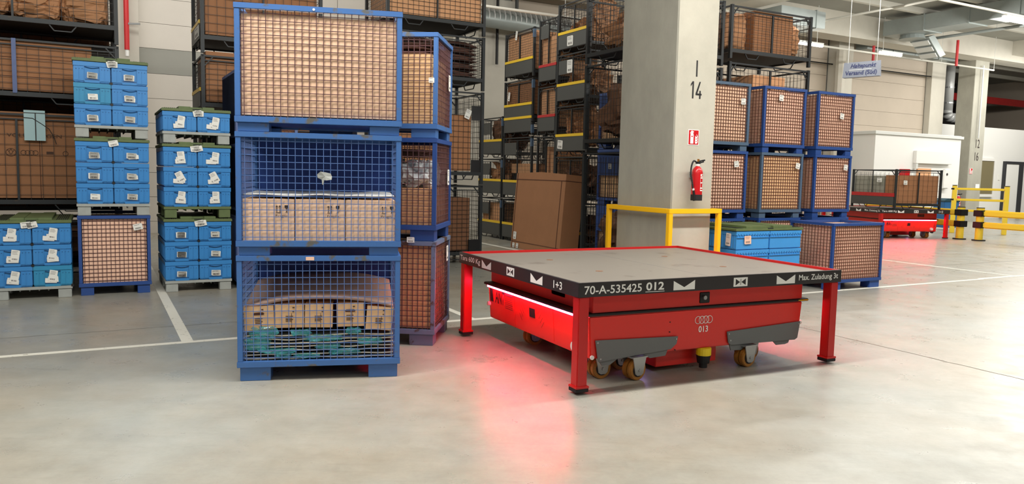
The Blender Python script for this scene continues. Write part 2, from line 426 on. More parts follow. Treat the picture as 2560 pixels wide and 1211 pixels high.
def pallet(loc, yaw, w, d, label, green=False, group=None):
    def build():
        t = thing('plastic_pallet', '', ''); mt = 'lid_green' if green else 'pallet_grey'
        MB().box(0, w, 0, d, 0.108, 0.142).obj('deck', mt, t, 0.003)
        for x in (0.01, w-0.15):
            for y in (0.012, d/2-0.07, d-0.15): MB().box(x, x+0.14, y, y+0.14, 0, 0.108).obj('foot', mt, t, 0.004)
        for k in range(5):
            MB().box(w*0.2+0.12*k*w, w*0.2+0.12*k*w+0.012, 0.06, d-0.06, 0.085, 0.108).obj('rib', mt, t)
        return t
    return put(cached(('pallet', w, d, green), build), label, 'pallet', loc, yaw, group)
def lid(loc, yaw, w, d, label, group=None):
    def build():
        t = thing('pallet_lid', '', '')
        MB().prism([(-0.008, 0), (w+0.008, 0), (w+0.008, 0.026), (w, 0.034), (0, 0.034), (-0.008, 0.026)], -0.008, d+0.008, 'y').obj('rim', 'lid_green', t, 0.002)
        r = MB()
        for x0, x1 in ((0.19, w/2-0.07), (w/2+0.07, w-0.19)):
            r.box(x0, x1, 0.012, d-0.012, 0.034, 0.062)
        r.box(w/2-0.07, w/2+0.07, 0.05, d-0.05, 0.034, 0.058)
        r.obj('raised_panel', 'lid_green', t, 0.002)
        n = MB()
        for k in range(6):
            n.box(0.03+k*0.022, 0.04+k*0.022, 0.02, d-0.02, 0.034, 0.040); n.box(w-0.04-k*0.022, w-0.03-k*0.022, 0.02, d-0.02, 0.034, 0.040)
        n.obj('rib', 'lid_dark', t, stuff=True)
        MB().box(w/2-0.05, w/2+0.05, -0.0095, 0.012, 0.020, 0.035).obj('notch', 'lid_dark', t)
        return t
    return put(cached(('lid', w, d), build), label, 'lid', loc, yaw, group)

ROWN = {3: ['bottom', 'middle', 'top'], 1: ['only'], 2: ['lower', 'upper']}
def crate_load(s, n, z0, rows, where, lab='small', rear=False, green=False, teal=()):
    "one pallet load: pallet, rows of two crates across, lid; where = words that find the load"
    base = P(s, n, z0)
    pallet(base, YAW, 0.8, 1.2, f"{'green' if green else 'grey'} plastic pallet under {where}", green)
    rnd = random.Random(int(s*100+z0*10+5))
    for r in range(rows):
        for c in (0, 1):
            z = z0+0.143+0.2505*r
            side = ('left', 'right')[c]
            cr = crate(P(s+0.002+c*0.4, n, z), YAW, f"blue crate, {side} one in the {ROWN[rows][r]} row of {where}", paint='crate_teal' if (r, c) in teal else 'crate_blue')
            if lab == 'small':
                a = paper_label(cr, 0.195+rnd.uniform(-.012, .012), 0.085, 0.105, 0.07, rnd.uniform(-4, 6)); a.location.y = -0.004
                if rnd.random() < 0.5: a = paper_label(cr, 0.21+rnd.uniform(-.02, .02), 0.072, 0.115, 0.05, rnd.uniform(-6, 4), bars=False); a.location.y = -0.0015
            else:
                rot = rnd.choice((8, 10, 12)) if lab == 'big' else rnd.choice((8, -28, 0, -6))
                a = paper_label(cr, 0.175+rnd.uniform(-.02, .03), 0.07, 0.12, 0.055, rnd.uniform(-5, 8), bars=False); a.location.y = -0.002
                a = paper_label(cr, 0.21+rnd.uniform(-.02, .03), 0.125, 0.085, 0.135, rot); a.location.y = -0.006
            if c == 0 and r > 0:
                MB().box(0.385, 0.414, -0.004, 0.008, -0.012, 0.016).obj('clip', 'black', cr)
        if rear:
            crate(P(s+0.002, n, z0+0.143+0.2505*r)+EL*0.604, YAW, f"rear blue crate, {ROWN[rows][r]} row of {where}")
    z = z0+0.143+0.2505*rows+0.001
    l = lid(P(s, n, z), YAW, 0.8, 1.2, f"dark green plastic lid on {where}")
    a = paper_label(l, 0.40+rnd.uniform(-.06, .05), -0.02, 0.105, 0.07, rnd.uniform(-16, 4)); a.location.y = -0.013
    return z

def rack(loc, yaw, w, d, h, label, foot=0.08, flap=None, plate=False, nx=16, nz=9, ny=14, folded=False, group=None, wire='wire_dark', blue_tip=False, mid=True, wt=0.005):
    key = ('rack', wt, w, d, h, foot, flap, plate, nx, nz, ny, folded, wire, blue_tip, mid)
    def build():
        t = thing('stacking_rack', '', ''); m = 'rack_dark'
        zf = foot; zr = foot+0.06
        for x in (0, w-0.05):
            for y in (0, d-0.05):
                p = MB().box(x, x+0.05, y, y+0.05, 0, h-0.012); p.obj('corner_post', m, t)
                if blue_tip and x > 0 and y == 0: MB().box(x-0.004, x+0.054, -0.006, 0.052, h-0.24, h-0.06).obj('post_sleeve', 'blue_paint_grey', t)
        for (x0, x1, y0, y1) in ((0.05, w-0.05, 0, 0.05), (0.05, w-0.05, d-0.05, d), (0, 0.05, 0.05, d-0.05), (w-0.05, w, 0.05, d-0.05)):
            MB().box(x0, x1, y0, y1, zf, zr).obj('base_rail', m, t)
        MB().box(0.05, w-0.05, 0.05, d-0.05, zf+0.02, zf+0.035).obj('floor_plate', 'rack_floor', t)
        for y in (0.025, d-0.025):
            for x in (w*0.27, w*0.73):
                lp = [(x-0.16, y, zf+0.005), (x-0.1, y, max(0.012, zf-0.075)), (x+0.1, y, max(0.012, zf-0.075)), (x+0.16, y, zf+0.005)]
                g = MB()
                for a, b in zip(lp, lp[1:]): g.bar(a, b, 0.014)
                g.obj('fork_loop', m, t)
        for x in (0.025, w-0.025):
            lp = [(x, d*0.3, zf+0.005), (x, d*0.35, max(0.012, zf-0.075)), (x, d*0.65, max(0.012, zf-0.075)), (x, d*0.7, zf+0.005)]
            g = MB()
            for a, b in zip(lp, lp[1:]): g.bar(a, b, 0.014)
            g.obj('fork_loop', m, t)
        zt = h-0.035
        for (a, b) in (((0, 0.02), (w, 0.02)), ((0, d-0.02), (w, d-0.02)), ((0.02, 0), (0.02, d)), ((w-0.02, 0), (w-0.02, d))):
            MB().bar((a[0], a[1], zt), (b[0], b[1], zt), 0.026).obj('top_rail', m, t)
        if not folded:
            g = MB()
            for sx, x in ((1, 0.05), (-1, w-0.05)): g.bar((x, 0.02, h-0.17), (x+sx*0.12, 0.02, zt), 0.016); g.bar((x, d-0.02, h-0.17), (x+sx*0.12, d-0.02, zt), 0.016)
            g.obj('corner_brace', m, t)
            z1 = zr; zw = zr+0.30 if flap else zr
            g = MB(); wire_panel(g, (0.05, 0.03), (w-0.05, 0.03), zw, zt-0.06, nx, nz, wt); g.obj('wire_mesh', wire, t, stuff=True)
            g = MB(); wire_panel(g, (0.05, d-0.03), (w-0.05, d-0.03), z1, zt-0.06, nx, nz, wt); g.obj('wire_mesh', wire, t, stuff=True)
            for x in (0.03, w-0.03):
                g = MB(); wire_panel(g, (x, 0.05), (x, d-0.05), z1, zt-0.06, ny, nz, wt); g.obj('wire_mesh', wire, t, stuff=True)
            MB().bar((0, 0.026, zt-0.06), (w, 0.026, zt-0.06), 0.016).obj('mesh_rail', m, t)
            if mid: MB().bar((w*0.5, 0.018, zw), (w*0.5, 0.018, zt-0.06), 0.026).obj('divider', m, t)
        if flap:
            MB().box(0.05, w-0.05, -0.006, 0.004, zr-0.05, zr+0.24).obj('drop_flap', 'rack_sheet', t)
            MB().box(0.03, w-0.03, -0.014, 0.012, zr+0.24, zr+0.295).obj('edge_bar', 'red_bar' if flap == 'red' else 'yellow_paint', t)
        if plate:
            MB().box(0.08, 0.08+w*0.42, -0.004, 0.004, h-0.42, h-0.14).obj('sign_plate', 'rack_sheet', t)
        return t
    return put(cached(key, build), label, 'rack', loc, yaw, group)

def bundle(loc, yaw, w, d, h, label, m='paper_brown', seed=1, amp=0.12, name='paper_bundle', cat='bundle', mark=False, group=None, pw=3.0):
    t = thing(name, label, cat, loc, yaw, group)
    b = blob_mesh(w, d, h, seed, amp, pw=pw).obj('wrapping', m, t, smooth=False)
    return t
def stack_layers(loc, yaw, w, d, h, n, label, m='cloth_dark', seed=3, name='cover_stack', cat='stack', thick=0.6):
    "wavy flat layers lying on each other; each layer its own part"
    t = thing(name, label, cat, loc, yaw)
    for k in range(n):
        z = h*k/n; th = h/n*thick; mb = MB(); nx = 14; ny = 5; rnd = random.Random(seed*10+k)
        ex = rnd.uniform(-0.03, 0.03); vs = []
        for top in (0, 1):
            for j in range(ny+1):
                for i in range(nx+1):
                    a, b = i/nx, j/ny; x = (a-0.5)*(w+ex); y = (b-0.5)*d
                    edge = -0.06*h*(abs(2*a-1)**3)*(k/n)
                    zz = z + edge + noise.noise(Vector((a*3+k, b*2, seed)))*h/n*0.5 + (th*max(0.15, 1-abs(2*a-1)**6) if top else 0)
                    vs.append((x, y, max(0.0, zz)))
        q = (nx+1)*(ny+1); fs = []
        for j in range(ny):
            for i in range(nx):
                a = j*(nx+1)+i; fs.append((a, a+nx+1, a+nx+2, a+1)); fs.append((q+a, q+a+1, q+a+nx+2, q+a+nx+1))
        for i in range(nx): fs.append((i, i+1, q+i+1, q+i)); a = ny*(nx+1)+i; fs.append((a+1, a, q+a, q+a+1))
        for j in range(ny): a = j*(nx+1); fs.append((a+nx+1, a, q+a, q+a+nx+1)); a += nx; fs.append((a, a+nx+1, q+a+nx+1, q+a))
        mb.add(vs, fs); mb.obj('layer', m, t, smooth=True)
    return t

# ---------------------------------------------------------------- load table and transport robot
TW, TL, TH = 2.646, 2.242, 0.8235
def fold_mark(mb, x, z, w, h, T):
    "white M-shaped fork mark"
    mb.prism([(x, z), (x+w, z), (x+w, z+h), (x+w/2, z+h*0.28), (x, z+h)], -0.0032, -0.0022, 'y', T)
def fork_mark(parent, x, z, w, h, T):
    m = MB(); m.box(x, x+w, -0.0032, -0.0022, z, z+h, T); m.obj('white_mark', 'white_vinyl', parent)
    d = MB(); c = x+w/2
    d.prism([(x+w*0.14, z+h*0.14), (c-w*0.05, z+h*0.5), (x+w*0.14, z+h*0.86)], -0.0042, -0.0033, 'y', T)
    d.prism([(x+w*0.86, z+h*0.86), (c+w*0.05, z+h*0.5), (x+w*0.86, z+h*0.14)], -0.0042, -0.0033, 'y', T)
    d.prism([(c-w*0.035, z+h*0.16), (c-w*0.02, z+h*0.16), (c-w*0.02, z+h*0.84), (c-w*0.035, z+h*0.84)], -0.0042, -0.0033, 'y', T)
    d.prism([(c+w*0.02, z+h*0.16), (c+w*0.035, z+h*0.16), (c+w*0.035, z+h*0.84), (c+w*0.02, z+h*0.84)], -0.0042, -0.0033, 'y', T)
    d.obj('black_mark', 'band_black', parent)
def load_table(loc, yaw, label):
    t = thing('load_table', label, 'table', loc, yaw)
    w, l, h = TW, TL, TH; zb = 0.719
    for (x0, x1, y0, y1) in ((0, w, 0, 0.02), (0, w, l-0.02, l), (0, 0.02, 0.02, l-0.02), (w-0.02, w, 0.02, l-0.02)):
        MB().box(x0, x1, y0, y1, zb, h).obj('edge_rail', 'leg_red', t, 0.002)
    MB().box(0.02, w-0.02, 0.02, l-0.02, h-0.034, h-0.022).obj('deck', 'deck_grey', t)
    MB().box(w*0.5-0.002, w*0.5+0.002, 0.02, l-0.02, h-0.022, h-0.0214).obj('deck_joint', 'guard_grey', t)
    pk = MB()
    for x, y in ((0.62, 0.7), (0.62, 1.55), (1.9, 0.65), (1.9, 1.5)): pk.cyl((x, y, h-0.022), (x, y, h-0.0205), 0.032, 14)
    pk.obj('deck_plug', 'card_dark', t)
    for y in (0.12, l/2-0.04, l-0.2): MB().box(0.02, w-0.02, y, y+0.06, zb+0.005, h-0.034).obj('cross_beam', 'robot_red_dark', t)
    # black lettered bands on the outside of the rails
    faces = [('front', TR(0, 0, 0), w), ('left', TR(0, l, 0, rz=-90), l), ('rear', TR(w, l, 0, rz=180), w), ('right', TR(w, 0, 0, rz=90), l)]
    bh = h-zb
    MB().box(0, w, 0, 0.019, h, h+0.0008).obj('edge_cap', 'band_black', t); MB().box(0, 0.019, 0.019, l, h, h+0.0008).obj('edge_cap', 'band_black', t)
    for nm, T, L in faces:
        b = MB().box(0.0, L, -0.002, 0.0, zb, zb+bh, T).obj('edge_band', 'band_black', t)
        if nm == 'front':
            text_mesh('lettering', '70-A-535425', 0.50, 0.062, 'white_vinyl', b, T @ TR(0.045, -0.003, zb+0.02), offset=0.012)
            text_mesh('lettering', '012', 0.165, 0.062, 'white_vinyl', b, T @ TR(0.585, -0.003, zb+0.024), offset=0.025)
            MB().box(0.58, 0.755, -0.0032, -0.0022, zb+0.012, zb+0.016, T).obj('underline', 'white_vinyl', b)
            k = MB(); fold_mark(k, 0.84, zb+0.014, 0.205, 0.072, T); k.obj('white_mark', 'white_vinyl', b)
            fork_mark(b, 1.435, zb+0.014, 0.145, 0.072, T)
            k = MB(); fold_mark(k, 1.895, zb+0.014, 0.205, 0.072, T); k.obj('white_mark', 'white_vinyl', b)
            text_mesh('lettering', 'Max. Zuladung 3t', 0.46, 0.062, 'white_vinyl', b, T @ TR(2.145, -0.003, zb+0.02), offset=0.012)
        elif nm == 'left':
            text_mesh('lettering', 'Tara 600 Kg', 0.47, 0.062, 'white_vinyl', b, T @ TR(0.03, -0.003, zb+0.02), offset=0.012)
            k = MB(); fold_mark(k, 0.54, zb+0.014, 0.2, 0.072, T); k.obj('white_mark', 'white_vinyl', b)
            fork_mark(b, 1.06, zb+0.014, 0.145, 0.072, T)
            k = MB(); fold_mark(k, 1.5, zb+0.014, 0.2, 0.072, T); k.obj('white_mark', 'white_vinyl', b)
            text_mesh('lettering', '1+3', 0.13, 0.06, 'white_vinyl', b, T @ TR(1.875, -0.003, zb+0.02), offset=0.012)
        elif nm == 'rear':
            text_mesh('lettering', 'Max. Zuladung 3t', 0.62, 0.062, 'white_vinyl', b, T @ TR(w-0.66, -0.003, zb+0.02), offset=0.012)
            k = MB(); fold_mark(k, w-1.02, zb+0.014, 0.205, 0.072, T); k.obj('white_mark', 'white_vinyl', b)
            fork_mark(b, 1.2, zb+0.014, 0.145, 0.072, T)
        else:
            text_mesh('lettering', '1+3', 0.13, 0.06, 'white_vinyl', b, T @ TR(0.2, -0.003, zb+0.02), offset=0.012)
            fork_mark(b, 1.06, zb+0.014, 0.145, 0.072, T)
    for x in (0.012, w-0.012-0.088):
        for y in (0.012, l-0.012-0.088):
            lg = MB().box(x, x+0.088, y, y+0.088, 0.055, zb).obj('leg', 'leg_red', t, 0.006)
            MB().box(x-0.012, x+0.10, y-0.012, y+0.10, 0.045, 0.062).obj('foot_plate', 'leg_red', lg, 0.003)
            MB().box(x-0.010, x+0.098, y-0.010, y+0.098, 0.018, 0.045).obj('rubber_pad', 'rubber', lg, 0.003)
    return t

def robot(loc, yaw, label):
    t = thing('transport_robot', label, 'robot', loc, yaw)
    a0, a1, b0, b1 = 0.22, 2.42, 0.20, 2.04; zb, zt = 0.2, 0.53
    ins = 0.025
    vs = [(a0+ins, b0+0.008, zb), (a1-ins, b0+0.008, zb), (a1-ins, b1-0.008, zb), (a0+ins, b1-0.008, zb), (a0, b0, zt), (a1, b0, zt), (a1, b1, zt), (a0, b1, zt)]
    MB().add(vs, [(0,3,2,1),(4,5,6,7),(0,1,5,4),(1,2,6,5),(2,3,7,6),(3,0,4,7)]).obj('body_shell', 'robot_red', t, 0.008)
    MB().box(a0+0.03, a1-0.005, b0+0.004, b1-0.004, 0.555, 0.714).obj('upper_body', 'robot_red', t, 0.004)
    # bumper plate with rounded ends
    pl = [(a0-0.03, b0-0.01), (a1+0.06, b0-0.01), (a1+0.085, b0+0.02), (a1+0.085, b1-0.02), (a1+0.06, b1+0.01), (a0-0.03, b1+0.01), (a0-0.055, b1-0.02), (a0-0.055, b0+0.02)]
    MB().prism(pl, 0.532, 0.552, 'z').obj('bumper_plate', 'black', t, 0.004)
    MB().box(a1-0.06, a1+0.055, b0-0.0115, b0-0.0095, 0.538, 0.546).obj('marker_strip', 'yellow_rail', t)
    # light strips under the plate, both long sides
    for x in (a0-0.03, a1+0.03):
        MB().box(x-0.006, x+0.006, b0+0.06, b1-0.06, 0.510, 0.532).obj('light_strip', 'led_red', t)
    F = TR(0, b0-0.001, 0)
    # camera window
    c = MB().box(1.27, 1.375, b0-0.002, b0+0.006, 0.575, 0.665).obj('camera_window', 'black', t, 0.004)
    MB().cyl((1.315, b0-0.001, 0.622), (1.315, b0-0.018, 0.622), 0.017, 16).obj('lens', 'steel', c)
    # four rings and number
    e = MB()
    for k in range(4):
        cx, cz, r = 1.262+k*0.0395, 0.438, 0.030
        pts = [(cx+r*math.cos(2*math.pi*i/28), b0-0.0015+0.0022*(zt-0.438), cz+r*math.sin(2*math.pi*i/28)) for i in range(29)]
        e.tube(pts, 0.0026, 5)
    e.obj('ring_emblem', 'white_vinyl', t)
    text_mesh('lettering', '013', 0.098, 0.052, 'white_vinyl', t, TR(1.272, b0+0.0005, 0.335), offset=0.015)
    # grey wheel guards
    for poly, low in (([(0.275, 0.348), (1.058, 0.322), (1.045, 0.262), (0.99, 0.222), (0.33, 0.178), (0.305, 0.18)], [(0.31, 0.2), (0.98, 0.245), (0.95, 0.17), (0.80, 0.162), (0.72, 0.205), (0.5, 0.19), (0.42, 0.142), (0.35, 0.142)]),
                      ([(1.565, 0.322), (2.395, 0.355), (2.37, 0.21), (2.34, 0.195), (1.615, 0.205), (1.585, 0.225)], [(1.60, 0.23), (2.3, 0.23), (2.28, 0.17), (2.24, 0.160), (2.14, 0.160), (2.1, 0.195), (1.82, 0.2), (1.74, 0.15), (1.63, 0.155)])):
        gp = MB().prism(poly, b0-0.012, b0-0.004, 'y').obj('wheel_guard', 'guard_grey', t, 0.002)
        MB().prism(low, b0+0.004, b0+0.014, 'y').obj('guard_tab', 'guard_grey', gp)
        rv = MB()
        for x, z in (poly[0], poly[1], poly[-1]):
            sx = 0.02 if x < sum(q[0] for q in poly)/len(poly) else -0.02
            rv.cyl((x+sx, b0-0.012, z-0.02 if z > 0.25 else z+0.02), (x+sx, b0-0.016, z-0.02 if z > 0.25 else z+0.02), 0.007, 8)
        rv.obj('rivet', 'steel', gp)
    bh = MB()
    for x, z in ((0.98, 0.44), (0.98, 0.36), (1.04, 0.21)): bh.cyl((x, b0+0.003, z), (x, b0-0.003, z), 0.005, 8)
    bh.obj('screw_hole', 'black', t)
    k = MB().box(0.95, 1.58, b0+0.13, b1-0.13, 0.045, 0.2).obj('keel_box', 'robot_red', t, 0.004)
    MB().cyl((0.255, b0+0.004, 0.215), (0.255, b0-0.006, 0.215), 0.017, 14).obj('reflector', 'white_vinyl', t)
    # laser scanners
    for (x, y) in ((1.36, b0+0.03), (1.36, b1-0.03)):
        s = MB().cyl((x, y, 0.135), (x, y, 0.2), 0.062, 18).obj('laser_scanner', 'scanner_yellow', t, 0.004)
        MB().cyl((x, y, 0.135), (x, y, 0.07), 0.060, 18, r1=0.05).obj('scanner_window', 'black', s)
        MB().cyl((x, y, 0.07), (x, y, 0.03), 0.034, 14).obj('scanner_base', 'black', s)
    # swivel wheels: pair of tyres, hub and a steel bracket
    def wheel(x, y, rz=0, r=0.084):
        T = TR(x, y, 0, rz=rz)
        w = MB()
        for o in (-0.052, 0.004): w.cyl((0, o, r), (0, o+0.044, r), r, 26, T=T)
        wo = w.obj('wheel', 'wheel_tyre', t, 0.006, smooth=False)
        MB().cyl((0, -0.055, r), (0, 0.052, r), r*0.66, 20, T=T).obj('hub', 'wheel_hub', wo)
        b = MB(); pr = [(-0.068, 0.182), (0.068, 0.182), (0.060, 0.15), (0.040, r-0.028), (0.02, r-0.042), (-0.02, r-0.042), (-0.040, r-0.028), (-0.060, 0.15)]
        b.prism(pr, -0.068, -0.060, 'y', T); b.prism(pr, 0.058, 0.066, 'y', T); b.box(-0.075, 0.075, -0.075, 0.075, 0.182, 0.192, T)
        bo = b.obj('wheel_bracket', 'steel', wo)
        MB().cyl((0, -0.076, r), (0, 0.070, r), 0.013, 6, T=T).obj('axle_bolt', 'steel', bo)
    for x, y, rz in ((0.668, 0.235, 8), (0.434, 0.38, 0), (0.74, 0.56, 0), (1.811, 0.235, 6), (2.02, 0.42, 0)): wheel(x, y, rz)
    for x, y in ((0.50, 1.62), (0.74, 1.8), (1.811, 1.95), (2.02, 1.8)): wheel(x, y, 0)
    # end cover panels with louvres, logo plate, buttons
    for sx, xa, T in ((-1, a0, TR(a0, b1, 0, rz=-90)), (1, a1, TR(a1, b0, 0, rz=90))):
        L = b1-b0; tilt = ins/(zt-zb)
        def yy(z): return (zt-z)*tilt    # face recedes towards the bottom
        def fr(x0, x1, z0, z1, off=0.003):
            return [(x0, yy(z0)-off, z0), (x1, yy(z0)-off, z0), (x1, yy(z1)-off, z1), (x0, yy(z1)-off, z1)]
        p = MB()
        for x0, x1 in ((0.04, 0.56), (0.57, 1.28), (1.29, 1.78)):
            f = fr(x0, x1, 0.225, 0.515); g = fr(x0, x1, 0.225, 0.515, -0.003); p.add(f+g, [(0,1,2,3),(7,6,5,4),(0,4,5,1),(1,5,6,2),(2,6,7,3),(3,7,4,0)], T)
        po = p.obj('end_panel', 'robot_red', t)
        q = MB()
        for k in range(4):
            for x, dx in ((0.66, 1), (1.12, -1)):
                z = 0.33+0.035*k; x0 = x+0.02*k*dx
                f = [(x0, yy(z)-0.005, z+0.03), (x0+0.006*1, yy(z)-0.005, z+0.03), (x0+0.05*dx+0.006, yy(z)-0.005, z-0.03), (x0+0.05*dx, yy(z)-0.005, z-0.03)]
                q.add(f, [(0, 1, 2, 3)], T)
        for k in range(12): f = fr(1.735, 1.765, 0.33+k*0.014, 0.337+k*0.014, 0.005); q.add(f, [(0,1,2,3)], T)
        q.obj('louvre', 'card_seam', po)
        MB().add(fr(0.86, 0.96, 0.36, 0.44, 0.006)+fr(0.86, 0.96, 0.36, 0.44, 0.0), [(0,1,2,3),(7,6,5,4),(0,4,5,1),(1,5,6,2),(2,6,7,3),(3,7,4,0)], T).obj('handle_recess', 'black', po)
        text_mesh('lettering', 'ANT', 0.22, 0.13, 'black', po, T @ TR(0.16, yy(0.4)-0.007, 0.37, rx=4.3), shear=0.25, offset=0.02)
        MB().add(fr(0.38, 0.54, 0.47, 0.50, 0.006), [(0, 1, 2, 3)], T).obj('sticker', 'print_dark', po)
        ln = MB()
        for k in range(6): ln.add(fr(0.37, 0.53, 0.35+0.018*k, 0.356+0.018*k, 0.0055), [(0, 1, 2, 3)], T)
        ln.obj('printed_lines', 'card_seam', po)
        kb = MB().cyl((1.66, yy(0.27), 0.27), (1.66, yy(0.27)-0.05, 0.27), 0.033, 18, r1=0.036, T=T).obj('push_button', 'paper_white', t)
        MB().cyl((1.66, yy(0.27)+0.001, 0.27), (1.66, yy(0.27)-0.012, 0.27), 0.05, 20, T=T).obj('button_ring', 'steel', kb)
        kb = MB().cyl((0.03, yy(0.35), 0.34), (0.03, yy(0.35)-0.03, 0.34), 0.02, 14, T=T).obj('push_button', 'paper_white', t)
        MB().add(fr(0.05, 0.11, 0.37, 0.5, 0.008)+fr(0.05, 0.11, 0.37, 0.5, 0.0), [(0,1,2,3),(7,6,5,4),(0,4,5,1),(1,5,6,2),(2,6,7,3),(3,7,4,0)], T).obj('tail_lamp', 'black', t)
        pt = MB().box(0.88, 1.12, -0.003-0.05+0.05, 0.002, 0.60, 0.68, T @ TR(0, 0.047, 0)).obj('name_plate', 'card_pink', t)
        text_mesh('lettering', 'Vorne', 0.17, 0.035, 'print_dark', pt, T @ TR(0.92, 0.042, 0.622))
        MB().box(1.2, 1.42, 0.03, 0.05, 0.61, 0.69, T).obj('lift_slot', 'black', t)
    MB().cyl((0.95, b0+0.30, 0.165), (0.95, b0+0.30, 0.195), 0.05, 14).obj('floor_lamp', 'led_blue', t)
    return t

# ================================================================ THE SETTING
def struct(o, *_): o['kind'] = 'structure'; return o
def empty_struct(name):
    o = bpy.data.objects.new(name, None); COL.objects.link(o); o['kind'] = 'structure'; return o
def gbox(mb, s0, s1, n0, n1, z0, z1):
    "box aligned with the hall grid"
    return mb.box(s0, s1, n0, n1, z0, z1, Matrix.Rotation(R(YAW), 4, 'Z'))
def gobj(name, m, s0, s1, n0, n1, z0, z1, parent=None, bevel=0):
    return gbox(MB(), s0, s1, n0, n1, z0, z1).obj(name, m, parent, bevel)

struct(MB().add([(-45, -14, 0), (60, -14, 0), (60, 70, 0), (-45, 70, 0), (-45, -14, -0.2), (60, -14, -0.2), (60, 70, -0.2), (-45, 70, -0.2)],
         [(0,1,2,3),(7,6,5,4),(0,4,5,1),(1,5,6,2),(2,6,7,3),(3,7,4,0)]).obj('floor', 'floor_concrete'))
cl = struct(gobj('ceiling', 'ceiling_grey', -14, 46, -12, 30, 7.3, 7.5))
for k in range(15):
    gobj('ceiling_rib', 'ceiling_rib', 10, 46, -2.6+k*1.9, -2.45+k*1.9, 7.12, 7.3, cl)
for s in (-2, 7.4, 16.9, 32.6):
    gobj('ceiling_beam', 'concrete_light', s, s+0.9, -12, 30, 6.75, 7.3, cl)
gobj('ceiling_beam', 'concrete_light', -14, 46, 18.2, 19.0, 6.5, 7.3, cl)

# back wall of horizontal sandwich panels
wb = struct(gobj('wall_back', 'wall_grey', -14, 30.8, 20.06, 20.3, 0, 7.3))
cols = [(-14, -6), (-6, 0.45), (0.95, 5.6), (5.6, 8.5), (10.7, 17), (17, 24), (24.9, 29.88)]
for (s0, s1) in cols:
    z = -0.295
    while z < 7.25:
        hgt = 0.575
        if 3.6 < z < 3.9 and s1 < 9: mm = 'wall_grey'
        else: mm = 'wall_beige' if s0 > 10 else 'wall_lit_white'  # paler left columns: the brighter lighting there is put into the colour
        gobj('panel', mm, s0+0.006, s1-0.006, 20.0, 20.06, max(0, z+0.004), min(7.3, z+hgt)-0.004, wb)
        z += hgt
struct(gobj('trim_1', 'concrete_light', 0.45, 0.95, 19.6, 20.0, 0, 7.3))
struct(gobj('trim_2', 'concrete_light', 8.55, 9.3, 19.3, 20.0, 0, 7.3))
struct(gobj('trim_3', 'concrete_light', 9.34, 10.65, 19.5, 20.0, 0, 6.4))
struct(gobj('trim_4', 'concrete_light', 24.05, 24.85, 19.55, 20.0, 0, 7.3))
struct(gobj('trim_5', 'concrete_light', 29.9, 30.8, 19.75, 20.0, 0, 7.3))
struct(gobj('wall_rear_dark', 'wall_dark', 29, 46, 27.5, 27.8, 0, 7.3))  # near-black colour stands in for the gloom of the open room
struct(gobj('wall_right', 'wall_beige', 45.7, 46, -10, 27.5, 0, 7.3))
struct(gobj('wall_left', 'wall_lit_white', -14.3, -14, -12, 20.3, 0, 7.3))

# office boxes on the right
ow = struct(gobj('wall_office_front', 'office_white', 24.7, 29.8, 18.3, 18.5, 0, 3.33))
struct(gobj('wall_office_left', 'office_white', 24.7, 24.9, 18.5, 20.0, 0, 3.33))
struct(gobj('wall_office_side', 'office_white', 29.6, 29.8, 18.5, 20.6, 0, 3.33))
struct(gobj('trim_6', 'lamp_body', 24.62, 29.88, 18.24, 18.3, 3.28, 3.38))
struct(gobj('trim_7', 'lamp_body', 24.62, 24.7, 18.3, 20.0, 3.28, 3.38))
struct(gobj('wall_office_roof', 'office_white', 24.7, 29.8, 18.3, 20.6, 3.33, 3.40))
struct(gobj('wall_office_back', 'office_white', 29.8, 44, 20.6, 20.8, 0, 4.1))
struct(gobj('wall_office_top', 'office_white', 25, 30.8, 20.4, 20.6, 3.4, 4.1))
w1 = struct(gobj('window_1', 'office_white', 34.55, 36.1, 20.53, 20.6, 0.98, 2.72))
gobj('pane', 'glass_office', 34.68, 35.98, 20.50, 20.53, 1.1, 2.6, w1)
for a in ((34.55, 34.68, 0.98, 2.72), (35.98, 36.1, 0.98, 2.72), (34.68, 35.98, 2.6, 2.72), (34.68, 35.98, 0.98, 1.1)):
    gobj('window_frame', 'office_white', a[0], a[1], 20.47, 20.53, a[2], a[3], w1)
d1 = struct(gobj('door_1', 'office_white', 36.95, 38.0, 20.5, 20.6, 0.0, 2.5))
gobj('door_frame', 'door_dark', 36.86, 36.95, 20.47, 20.6, 0, 2.62, d1); gobj('door_frame', 'door_dark', 38.0, 38.35, 20.47, 20.6, 0, 2.62, d1)
gobj('door_frame', 'door_dark', 36.95, 38.0, 20.47, 20.6, 2.5, 2.62, d1)
tag(gobj('light_switch', 'paper_white', 36.55, 36.68, 20.57, 20.6, 1.75, 2.0), 'small white wall switch between office window and dark-framed door', 'switch')

